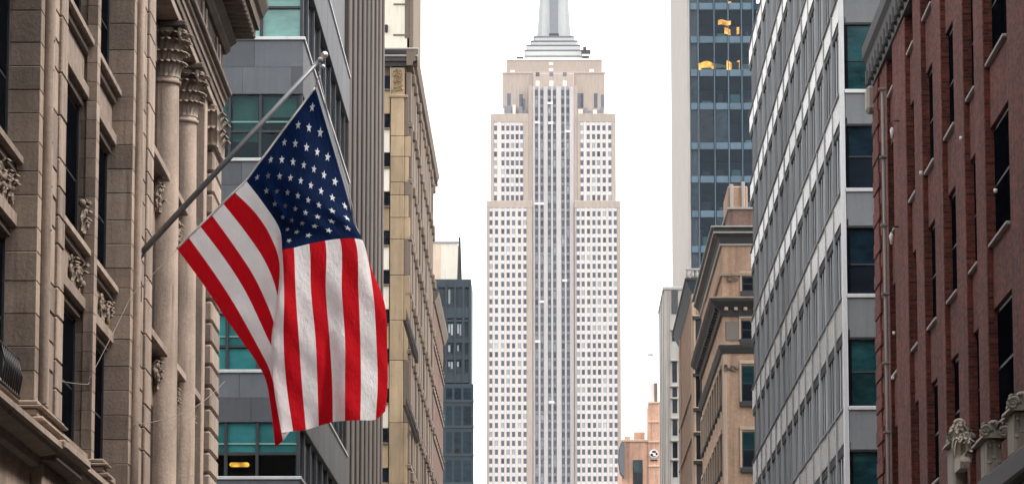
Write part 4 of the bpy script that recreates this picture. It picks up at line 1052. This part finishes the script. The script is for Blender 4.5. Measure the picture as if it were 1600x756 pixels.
# ------------------------------------------------------------------ office with glossy white spandrel bands and fins
YW0, YW1 = yr(1316), yr(1172)
W = thing('white_banded_office', 'office block with glossy white spandrel bands and close metal fins', 'building', (XR, YW0, 0))
FWs = Face('street', XR, -1); FWf = Face('front', YW0, -1)
wl = [(-14, 36), (140, 194), (294, 353), (459, 527), (634, 702)]
wz = [(front(1330, a, YW0)[1], front(1330, b, YW0)[1]) for a, b in wl]
st_ = wz[3][0] - wz[4][0]
for i in range(3): wz.append((wz[-1][0] - st_, wz[-1][1] - st_))
stu = wz[0][0] - wz[1][0]
wz = [(wz[0][0] + stu * i, wz[0][1] + stu * i) for i in (3, 2, 1)] + wz
WT = wz[0][0] + .2
XW1 = 24.0
body(W, GREYST_DK, XR + .22, XW1, YW0 + .3, YW1, 0, WT, 'core_wall')
panel = (YW1 - YW0) / 15
for i, (zt, zb) in enumerate(wz):
    for k in range(15):
        sp_ = FWs.pc('spandrel_panel', SPAN, W, YW0 + k * panel + .1, YW0 + (k + 1) * panel - .06, -.25, 0.0, zb + .2 * (zt - zb), zt - .06, .015)
        sp_.rotation_euler = (0, rb.gauss(0, .004), rb.gauss(0, .0035))
    FWs.pc('band_sill', FIN, W, YW0, YW1, -.2, .05, zt - .055, zt, .01)
    FWs.pc('band_soffit', FRAME_DK, W, YW0, YW1, -.2, -.03, zb - .02, zb + .19 * (zt - zb), .01)
    zn = wz[i + 1][0] if i + 1 < len(wz) else 1.0
    FWs.pc('glazing', DEEP_GLASS, W, YW0 + .1, YW1, -.25, -.12, zn, zb - .01, 0)
    # the face towards the street's near end
    FWf.pc('sill_bar', FRAME_LT, W, XR + .12, XW1, -.25, .07, zt - .13, zt, .015)
    FWf.pc('front_spandrel', wall_mat('grey_granite_panel', (.165, .175, .18), bump=.15) if i == 0 else bpy.data.materials['grey_granite_panel'], W, XR + .13, XW1, -.25, 0, zb, zt - .135, .015)
    zm = zn + (zb - zn) * (.44 if i % 2 else .5)
    u = XR + .16
    while u < XW1 - .2:
        u1 = min(u + 1.62, XW1)
        FWf.pc('pane', GLASS_TEAL if rb.random() < .6 else GLASS, W, u, u1 - .06, -.24, -.16, zn + .02, zm - .02, 0)
        FWf.pc('pane', GLASS_BLUE if rb.random() < .5 else GLASS_TEAL, W, u, u1 - .06, -.24, -.165, zm + .02, zb - .05, 0)
        FWf.pc('mullion', FRAME_DK, W, u1 - .06, u1, -.24, -.06, zn + .01, zb - .01, .01); u = u1
    FWf.pc('transom', FRAME_DK, W, XR + .14, XW1, -.22, -.12, zm - .025, zm + .025, .008)
    FWf.pc('head_bar', FRAME_DK, W, XR + .14, XW1, -.22, -.02, zb - .06, zb - .006, .01)
for k in range(60):                                     # tall fins run the height of the front; every third stands out past the bands
    yy = YW0 + k * panel / 4
    FWs.pc('fin', FIN, W, yy + .0, yy + .09, -.12, .03 if k % 4 == 0 else -.07, 1.0, WT, .012)
MB().cbox(XR - .05, XR + .12, YW0 - .05, YW0 + .12, 0, WT, .02).build('corner_post', FRAME_LT, W)

# ------------------------------------------------------------------ tan brick building with stacked cornices
Y8 = on(1129, 560, XR)[0]; Y8e = on(1096, 560, XR)[0]
Q = thing('tan_brick_building', 'tan brick corner building with two heavy dark cornices', 'building', (XR, Y8, 0))
F8f = Face('front', Y8, -1); F8s = Face('street', XR, -1)
def z8(y): return front(1140, y, Y8)[1]
def x8(x): return front(x, 560, Y8)[0]
body(Q, BRICK_TAN, XR + .02, 26, Y8 + .02, Y8e, 0, z8(384))
body(Q, BRICK_BROWN, XR + .45, 26, Y8 + .5, Y8e, z8(384), z8(324), 'attic')
def cornice(prof, mat, name='cornice', xin=26):
    for F, u0, u1 in ((F8f, XR - max(p[0] for p in prof) * 0, xin), (F8s, Y8 + .0, Y8e)):
        pass
    mb = MB(); n = len(prof)                                # mitred round the corner: far end of the street side, corner, front far right
    rows = []
    for d, z in prof: rows.append([(XR - d, Y8e, z), (XR - d, Y8 - d, z), (xin, Y8 - d, z)])
    vs = [p for r_ in rows for p in r_]; fs = []
    for i in range(n - 1):
        for j in (0, 1): fs.append((i * 3 + j, i * 3 + j + 1, i * 3 + j + 4, i * 3 + j + 3))
    fs.append(tuple(i * 3 for i in range(n))); fs.append(tuple(i * 3 + 2 for i in reversed(range(n))))
    mb.add(vs, fs); return mb.build(name, mat, Q)
PALE = wall_mat('pale_coping', (.40, .385, .36))
cornice([(-.4, z8(325)), (-.36, z8(325)), (-.34, z8(322)), (-.5, z8(322))], PALE, 'attic_coping')
cornice([(-.5, z8(353)), (.62, z8(355)), (.62, z8(357)), (.50, z8(357)), (-.5, z8(357))], PALE, 'coping')
cornice([(0, z8(384)), (.1, z8(384)), (.14, z8(381)), (.0, z8(381))], PALE, 'bead')
cornice([(0, z8(381)), (.12, z8(380)), (.2, z8(372)), (.42, z8(366)), (.44, z8(357.2)), (0, z8(357.2))], CORN_DK, 'upper_cornice')
cornice([(0, z8(366)), (.48, z8(366)), (.5, z8(363.5)), (.0, z8(363.5))], PALE, 'upper_bead')
cornice([(0, z8(494)), (.12, z8(494)), (.2, z8(484)), (.5, z8(476)), (.66, z8(472)), (.7, z8(468)), (0, z8(467))], CORN_DK, 'main_cornice')
cornice([(.0, z8(467)), (.74, z8(468)), (.76, z8(465.5)), (.0, z8(464))], STONE_TAN, 'main_cornice_cap')
cornice([(0, z8(552)), (.1, z8(551)), (.22, z8(543)), (.24, z8(540)), (0, z8(540))], CORN_DK, 'string_course')
cornice([(0, z8(539.5)), (.16, z8(539)), (.18, z8(535)), (0, z8(535))], STONE_TAN, 'string_cap')
cornice([(0, z8(431)), (.1, z8(431)), (.16, z8(427)), (0, z8(426))], STONE_TAN, 'label_course')
for k in range(9): F8f.pc('dentil', STONE_TAN, Q, XR + .1 + k * .55, XR + .32 + k * .55, .1, .44, z8(486), z8(481), .03)
for k in range(24): F8s.pc('dentil', CORN_DK, Q, Y8 + .3 + k * 1.3, Y8 + .75 + k * 1.3, .1, .44, z8(486), z8(479), .03)
F8f.pc('corner_strip', STONE_TAN, Q, XR - .02, XR + .22, -.1, .03, 2, z8(553), .03)
F8s.pc('corner_strip', STONE_TAN, Q, Y8 - .02, Y8 + .6, -.1, .03, 2, z8(553), .03)
F8f.pc('frieze_panel', wall_mat('grey_brown_panel', (.21, .18, .155)), Q, x8(1134), x8(1156), -.1, .03, z8(532), z8(502), .03)
def win8(x0, x1, y0, y1):
    w = F8f.pc('window', FRAME_DK, Q, x8(x0), x8(x1), 0, .02, z8(y1), z8(y0), .01)
    a, b = x8(x0) + .06, x8(x1) - .06; zm = (z8(y0) + z8(y1)) / 2
    piece('pane', GLASS_TEAL if rb.random() < .4 else GLASS, w, *F8f.ext(a, b, .018, .028, zm + .03, z8(y0) - .08), 0)
    piece('pane', GLASS, w, *F8f.ext(a, b, .018, .026, z8(y1) + .06, zm - .03), 0)
    s_ = F8f.pc('sill', CORN_DK, Q, x8(x0) - .1, x8(x1) + .2, .0, .22, z8(y1) - .3, z8(y1) - .01, .03)
    F8f.pc('jamb', STONE_TAN, Q, x8(x0) - .14, x8(x0) - .01, 0, .06, z8(y1), z8(y0) + .1, .02)
    F8f.pc('head', STONE_TAN, Q, x8(x0) - .14, x8(x1) + .2, 0, .08, z8(y0) + .1, z8(y0) + .3, .02)
for x0 in (1158.5, 1204, 1250):
    for y0, y1 in ((432, 455), (500, 530), (571, 627), (674, 730), (776, 832), (878, 934)): win8(x0 + (2 if y0 < 440 else 0), x0 + 20, y0, y1)
relief(F8f, x8(1129), x8(1156), z8(581), z8(570), .08, 5, 10, .16).build('carved_swag', wall_mat('carved_brown_stone', (.2, .155, .12)), Q, kind='stuff')
relief(F8f, x8(1131), x8(1158), z8(441), z8(433), .08, 6, 8, .14).build('carved_swag', bpy.data.materials['carved_brown_stone'], Q, kind='stuff')
zf = z8(630)
while zf > 2:
    y = Y8 + 1.2
    while y < Y8e - 2:
        F8s.pc('window', GLASS, Q, y, y + 1.5, .0, .03, zf, zf + 2.1, .01)
        F8s.pc('jamb', STONE_TAN, Q, y + 1.5, y + 1.75, 0, .13, zf - .1, zf + 2.3, .03); F8s.pc('head', STONE_TAN, Q, y - .2, y + 1.49, 0, .12, zf + 2.11, zf + 2.35, .03)
        F8s.pc('sill', CORN_DK, Q, y - .2, y + 1.49, 0, .15, zf - .2, zf - .01, .03); y += 3.4
    zf -= 3.75
# rooftop penthouse behind the parapet
PH = thing('rooftop_penthouse', 'small brown brick penthouse with pale posts on the tan roof', 'penthouse', (x8(1150), Y8 + 6, z8(324)))
YH = Y8 + 6
MB().cbox(front(1137, 300, YH)[0], front(1168, 300, YH)[0], YH, YH + 6, z8(324) - .05, front(1150, 291, YH)[1], .05).build('wall', BRICK_TAN, PH)
for x, y in ((1143, 288), (1161, 284)):
    a, zt = front(x, y, YH - .3); MB().cbox(a - .1, a + .1, YH - .3, YH - .1, z8(324) - .05, zt, .02).build('post', PALE, PH)

# ------------------------------------------------------------------ narrow tan building with bay ledges
Y7 = on(1082, 560, XR)[0]; Y7e = on(1060, 560, XR)[0]
V = thing('narrow_tan_building', 'narrow tan building with ledged dark bay windows and blue-black eaves', 'building', (XR, Y7, 0))
F7f = Face('front', Y7, -1); F7s = Face('street', XR, -1)
def z7(y): return front(1085, y, Y7)[1]
def x7(x): return front(x, 560, Y7)[0]
body(V, BRICK_TAN, XR + .02, 20, Y7 + .1, Y7e, 0, z7(441))
EAVE = wall_mat('blue_black_eaves', (.045, .065, .085), rough=.5, bump=0)
mb = MB(); d = .42
mb.add([(XR, Y7, z7(458)), (20, Y7, z7(458)), (20, Y7 - d, z7(440)), (XR - d, Y7 - d, z7(440)), (XR - d, Y7e, z7(440)), (XR, Y7e, z7(458)), (XR, Y7e, z7(440)), (20, Y7e, z7(440)), (20, Y7e, z7(458))],
       [(0, 3, 2, 1), (0, 5, 4, 3), (3, 4, 7, 2), (5, 6, 4), (1, 2, 7, 8)])
mb.build('eaves', EAVE, V)
MB().cbox(XR - .5, 20, Y7 - .5, Y7e, z7(439.8), z7(435), .05).build('eaves_rim', CORN_DK, V)
zb_ = z7(434.5); 
for a in (0, 1, 2, 3, 4, 5): MB().lathe([(.09, zb_), (.16, zb_ + .2), (.07, zb_ + .42), (.12, zb_ + .5)], XR - .3 + a * .32, Y7 - .4, n=8).build('roof_baluster', PALE, V)
MB().cbox(XR - .45, XR + 1.4, Y7 - .48, Y7 - .3, zb_ + .5, zb_ + .62, .02).build('roof_rail', PALE, V)
F7f.pc('corner_strip', STONE_TAN, V, XR - .03, XR + .24, -.1, .1, 2, z7(460), .03)
F7s.pc('corner_strip', STONE_TAN, V, Y7 - .03, Y7 + 1.2, -.1, .05, 2, z7(460), .03)
F7s.pc('mid_strip', STONE_TAN, V, Y7e - 6, Y7e - 4.5, -.1, .06, 2, z7(460), .03)
led = (497, 551, 586, 640, 678, 722, 770, 820)
x0, x1 = x7(1084), x7(1106)
for i, y in enumerate(led):
    F7f.pc('bay_ledge', CORN_DK, V, x0 - .06, x1, 0, .5, z7(y + 3), z7(y - 1.5), .03)
    F7f.pc('bay_ledge_cap', STONE_TAN, V, x0 - .1, x1, 0, .54, z7(y - 1.5) + .004, z7(y - 3.5), .02)
    if i + 1 < len(led):
        F7f.pc('bay_window' if i % 2 == 0 else 'bay_panel', GLASS if i % 2 == 0 else CORN_DK, V, x0 + .1, x1, 0, .28, z7(led[i + 1] - 4), z7(y + 3.5), .02)
        F7f.pc('bay_mullion', STONE_TAN, V, x0, x0 + .12, 0, .36, z7(led[i + 1] - 4), z7(y + 3.2), .02)
        F7f.pc('bay_mullion', CORN_DK, V, x0 + .42, x0 + .5, .2, .36, z7(led[i + 1] - 4), z7(y + 3.2), .02)
for y in (632, 700, 770):
    yy, zz_ = on(1072, y, XR - .1); F7s.pc('sloped_band', STONE_TAN, V, Y7 + 1.3, Y7e - 2, -.1, .09, zz_ - .25, zz_, .03)

# ------------------------------------------------------------------ pale concrete building
Y5 = on(1038, 500, XR)[0]; Y5e = on(1030, 500, XR)[0]
Pc = thing('pale_concrete_building', 'pale grey concrete building with a thin column of dark windows', 'building', (XR, Y5, 0))
F5 = Face('street', XR, -1); F5f = Face('front', Y5, -1)
def x5(x): return front(x, 600, Y5)[0]
def z5(y): return front(1045, y, Y5)[1]
Z5 = z5(453)
body(Pc, CONC, XR, 20, Y5, Y5e, 0, Z5)
MB().cbox(XR - .12, 20, Y5 - .12, Y5e, Z5, Z5 + .3, .04).build('parapet', CONC, Pc)
for x in (1040.5, 1045, 1047.2): F5f.pc('pilaster_strip', CONC_LT, Pc, x5(x) - .05, x5(x) + .05, 0, .06, 0, Z5 - .05, .02)
F5f.pc('corner_shaft', GREYST, Pc, x5(1050), x5(1060), 0, .09, z5(490), Z5 - .05, .03)
for i, (y0, y1) in enumerate(((517, 533), (565, 597), (605, 620), (624, 645), (655, 680), (690, 715), (720, 745), (758, 780))):
    w_ = F5f.pc('window', FRAME_DK, Pc, x5(1050.5), x5(1058), 0, .02, z5(y1), z5(y0), .01)
    piece('pane', GLASS, w_, *F5f.ext(x5(1051), x5(1057.6), .02, .03, z5(y1) + .05, z5(y0) - .08), 0)
    F5f.pc('window_ledge', PALE, Pc, x5(1048), x5(1060), 0, .3, z5(y0) + .02, z5(y0) + .16, .03)
for k in range(3): F5.pc('pilaster_strip', CONC_LT, Pc, Y5 + 2 + k * 5.5, Y5 + 3.2 + k * 5.5, 0, .07, 0, Z5 - .05, .02)

# ------------------------------------------------------------------ blue glass tower
Y6 = 450.0
def x6(x, y=200): return front(x, y, Y6)[0]
def z6(y): return front(1110, y, Y6)[1]
X6 = x6(1077); Y6e = on(1049, 200, X6)[0]
GT = thing('blue_glass_tower', 'tall blue glass tower with a plain travertine side wall', 'building', (X6, Y6, 0))
H6 = z6(-620)
body(GT, CONC_LT, X6 - .01, X6 + 1.2, Y6 + .5, Y6e, 0, H6, 'side_wall')
F6 = Face('front', Y6, -1); F6s = Face('street', X6, -1)
F6.pc('corner_strip', CONC_LT, GT, x6(1074.5), x6(1078), -.6, .12, 0, H6, .04)
for k in range(0): F6s.pc('panel_joint', CONC, GT, Y6 + 6 + k * 11, Y6 + 6.35 + k * 11, 0, .06, 0, H6, .02)
XE6 = x6(1190)
body(GT, ROOM, X6 + 1.2, XE6, Y6 + 9, Y6e, 0, H6, 'core_wall')
mull = [1078, 1092, 1117, 1139, 1160, 1178]
lev6 = [-478, -424, -370, -316, -262, -208, -154, -100, -49, 5, 57, 109, 161, 223, 275, 329, 384, 437, 490]
BLUE_SP = wall_mat('blue_spandrel', (.075, .125, .165), rough=.35, bump=0, objvar=.3, streak=.2)
for m_ in mull: F6.pc('mullion', BLUE_SP, GT, x6(m_) - .07, x6(m_) + .07, -.3, .02, z6(500), H6, .03)
for i, y in enumerate(lev6):
    zt, zb2 = z6(y), z6(y + 10.5)
    zn = z6(lev6[i + 1]) if i + 1 < len(lev6) else zb2 - 3
    for k in range(5):
        F6.pc('spandrel', BLUE_SP, GT, x6(mull[k]) + .13, x6(mull[k + 1]) - .13, -.3, 0, zb2, zt, .03)
        F6.pc('pane', CLEAR_B if rb.random() < .72 or lev6[i] in (5, 57) else GLASS_BLUE, GT, x6(mull[k]) + .13, x6(mull[k + 1]) - .13, -.2, -.17, zn + .01, zb2 - .01, 0)
        if rb.random() < .8: F6.pc('cabinet', ROOM_LT if rb.random() < .5 else GREYST_DK, GT, x6(mull[k]) + rb.uniform(.15, .5), x6(mull[k + 1]) - rb.uniform(.2, .7), -2.2, -.9, zn, zn + rb.uniform(.4, 1.3), .05)
    F6.pc('floor_slab', ROOM, GT, X6 + 1.2, XE6, -8.9, -.31, zb2, zt, .02)
for i, (x0, x1, y0, y1, lb) in enumerate(((1124, 1144, 28, 37, 'slanting warm ceiling light in the upper glass tower floor'), (1134, 1157, 40, 53, 'warm ceiling light beside a slanting one in the glass tower'),
        (1087, 1116, 93, 108, 'wide warm ceiling light inside the glass tower window'), (1116, 1136, 97, 105, 'dim warm light between two brighter ones in the glass tower'), (1137, 1157, 92, 108, 'bright warm ceiling light by the glass tower edge'), (1121, 1130, 0, 4, 'small pale gold light high in the glass tower'), (1140, 1150, 0, 5, 'golden light at the edge high in the glass tower'))):
    m_ = WARM if i != 3 else wall_mat('dim_lamp', (.4, .36, .24), bump=0)
    x0_, x1_ = x6(x0), x6(x1); z1_, z0_ = z6(y0), z6(y1)
    mb = MB(); n = 7
    prof = [(x0_ + (x1_ - x0_) * t, z0_ + (z1_ - z0_) * (.12 + .12 * math.sin(2.2 * t * 3 + i))) for t in [q / n for q in range(n + 1)]] + [(x0_ + (x1_ - x0_) * t, z0_ + (z1_ - z0_) * (.85 + .15 * math.sin(3 * t * 2 + 2 * i))) for t in [q / n for q in range(n, -1, -1)]]
    mb.prism(prof, Y6 + 1.0, Y6 + 1.35, 'y'); tag(mb.build('ceiling_light', m_), lb, 'lamp')

# ------------------------------------------------------------------ orange brick building far down the street
YG = 554.0
def xg(x): return front(x, 700, YG)[0]
def zg(y): return front(1000, y, YG)[1]
O = thing('orange_brick_building', 'low orange brick building with a white stack and a round painted emblem', 'building', (xg(972), YG, 0))
FG = Face('front', YG, -1)
body(O, BRICK_ORANGE, xg(972), 40, YG, YG + 40, 0, zg(690))
FG.pc('coping', wall_mat('pale_terracotta', (.6, .42, .31)), O, xg(971), xg(1014), -2, .25, zg(690), zg(686), .05)
MB().cbox(xg(1013), xg(1031), YG - .4, YG + 8, 0, zg(629), .05).build('stair_tower', BRICK_ORANGE, O)
FG4 = Face('front', YG - .4, -1)
for y in (629, 659, 690, 728): FG4.pc('string_course', bpy.data.materials['pale_terracotta'], O, xg(1012.6), xg(1031), -.1, .2, zg(y + 1.5), zg(y - 1), .03)
FG.pc('parapet_block', bpy.data.materials['pale_terracotta'], O, xg(976), xg(985), -2.5, -.5, zg(686), zg(680), .1)
FG.pc('parapet_block', BRICK_ORANGE, O, xg(991), xg(1008), -3.5, -1, zg(686), zg(673), .1)
w = FG.pc('window', FRAME_DK, O, xg(989), xg(1004), 0, .1, zg(760), zg(718), .05)
for a, b in ((989.8, 996.2), (996.8, 1003.2)):
    piece('pane', GLASS_TEAL, w, *FG.ext(xg(a), xg(b), .1, .13, zg(737), zg(719)), 0); piece('pane', GLASS, w, *FG.ext(xg(a), xg(b), .1, .13, zg(760), zg(738)), 0)
ST = thing('white_stack', 'slim white rendered stack rising above the orange brick tower', 'chimney', (xg(1018), YG + 2, zg(629)))
WHITE = wall_mat('white_render', (.85, .82, .79), bump=0, streak=.1)
MB().cbox(xg(1014), xg(1029), YG + 1, YG + 5, zg(629) - .05, zg(596), .05).build('housing', WHITE, ST)
MB().cbox(xg(1014), xg(1022), YG + 1, YG + 3, zg(596), zg(553), .05).build('shaft', WHITE, ST)
MB().cbox(xg(1013.6), xg(1022.4), YG + .9, YG + 3.1, zg(553), zg(551), .03).build('cap', CONC, ST)
MB().cbox(xg(1023), xg(1028), YG + .8, YG + 1, zg(627), zg(597), .02).build('louvre', TAN_BROWN, ST)
# round painted emblem: white disc with a black figure and a line of lettering bars
EM = thing('wall_emblem', 'round black and white emblem painted on the orange brick tower', 'emblem', (xg(1021.5), YG - .62, zg(711)))
ye = YG - .62; cx_, cz_ = xg(1021.5), zg(709)
def disc(cx, cz, rx, rz, y, n=24): return MB().prism([(cx + rx * math.cos(2 * math.pi * i / n), cz + rz * math.sin(2 * math.pi * i / n)) for i in range(n)], y, y + .03, 'y')
disc(cx_, cz_, .66, .62, ye).build('disc', WHITE, EM)
disc(cx_ + .03, cz_ + .3, .34, .17, ye - .04).build('mark', BLACK, EM); disc(cx_ - .32, cz_ - .16, .22, .2, ye - .04).build('mark', BLACK, EM); disc(cx_ + .4, cz_ - .02, .15, .2, ye - .04).build('mark', BLACK, EM)
disc(cx_ + .02, cz_ - .42, .34, .07, ye - .04).build('mark', BLACK, EM)
MB().cbox(cx_ - .5, cx_ + .5, ye, ye + .03, cz_ - 1.05, cz_ - .85, .01).build('lettering_bar', BLACK, EM)
AW = thing('awning_hood', 'dark rounded hood projecting from the orange building by the tower', 'awning', (xg(971), YG - 2, zg(720)))
prof = [(xg(975), zg(691)), (xg(970), zg(693)), (xg(966.5), zg(704)), (xg(965.5), zg(722)), (xg(968), zg(740)), (xg(974.5), zg(748))]
MB().prism(prof, YG - 2.0, YG - .02, 'y').build('hood', BLACK, AW)
MB().prism([(x_ + .08, z_) for x_, z_ in prof], YG - 2.12, YG - 2.0, 'y').build('rim', ESB_STEEL, AW)

# ------------------------------------------------------------------ the street goes on behind the viewpoint: unseen blocks added to dim frontal light
for sx, mat_, y0, y1, h, nm, lb in ((-1, BRICK_BROWN, -110, 20, 44, 'unseen_brick_block', 'unseen long brown brick block added before the limestone building'), (-1, TAN_BROWN, 20.3, Y0 - .3, 34, 'unseen_stone_house', 'unseen brown stone house added next to the limestone building'),
        (1, GREYST_DK, -110, 30, 48, 'unseen_grey_block', 'unseen long dark grey block added before the red brick building'), (1, BRICK_BROWN, 30.3, YR0 - .3, 30, 'unseen_brick_house', 'unseen brown brick house added next to the red brick building')):
    t_ = thing(nm, lb, 'building', (sx * 9.8, y0, 0)); F_ = Face('street', sx * 9.8, -sx)
    body(t_, mat_, sx * 9.8, sx * 28, y0, y1, 0, h)
    MB().cbox(sx * 9.3, sx * 28, y0, y1, h, h + .8, .1).build('cornice', CORN_DK, t_)
    z = 5.0
    while z < h - 3:
        y = y0 + 2
        while y < y1 - 3:
            F_.pc('window', GLASS, t_, y, y + 1.6, 0, .02, z, z + 2.2, 0); F_.pc('sill', STONE_TAN, t_, y - .15, y + 1.75, 0, .15, z - .2, z - .01, .02); y += 5.5
        z += 4.1

# ------------------------------------------------------------------ summer haze between the camera and the tower
hz = MB().box(-930, 930, -150, 2650, -1.6, 470).build('haze', bpy.data.materials.new('haze_air')); hz['kind'] = 'stuff'
hz['label'] = 'thin pale haze filling the street canyon'; hz['category'] = 'haze'
hm = hz.data.materials[0]; hm.use_nodes = True; hn = hm.node_tree; hn.nodes.clear()
ho = hn.nodes.new('ShaderNodeOutputMaterial'); hv = hn.nodes.new('ShaderNodeVolumePrincipled')
hv.inputs['Color'].default_value = (.97, .975, 1, 1); hv.inputs['Density'].default_value = 3e-5; hv.inputs['Anisotropy'].default_value = .2
hn.links.new(hv.outputs[0], ho.inputs['Volume'])
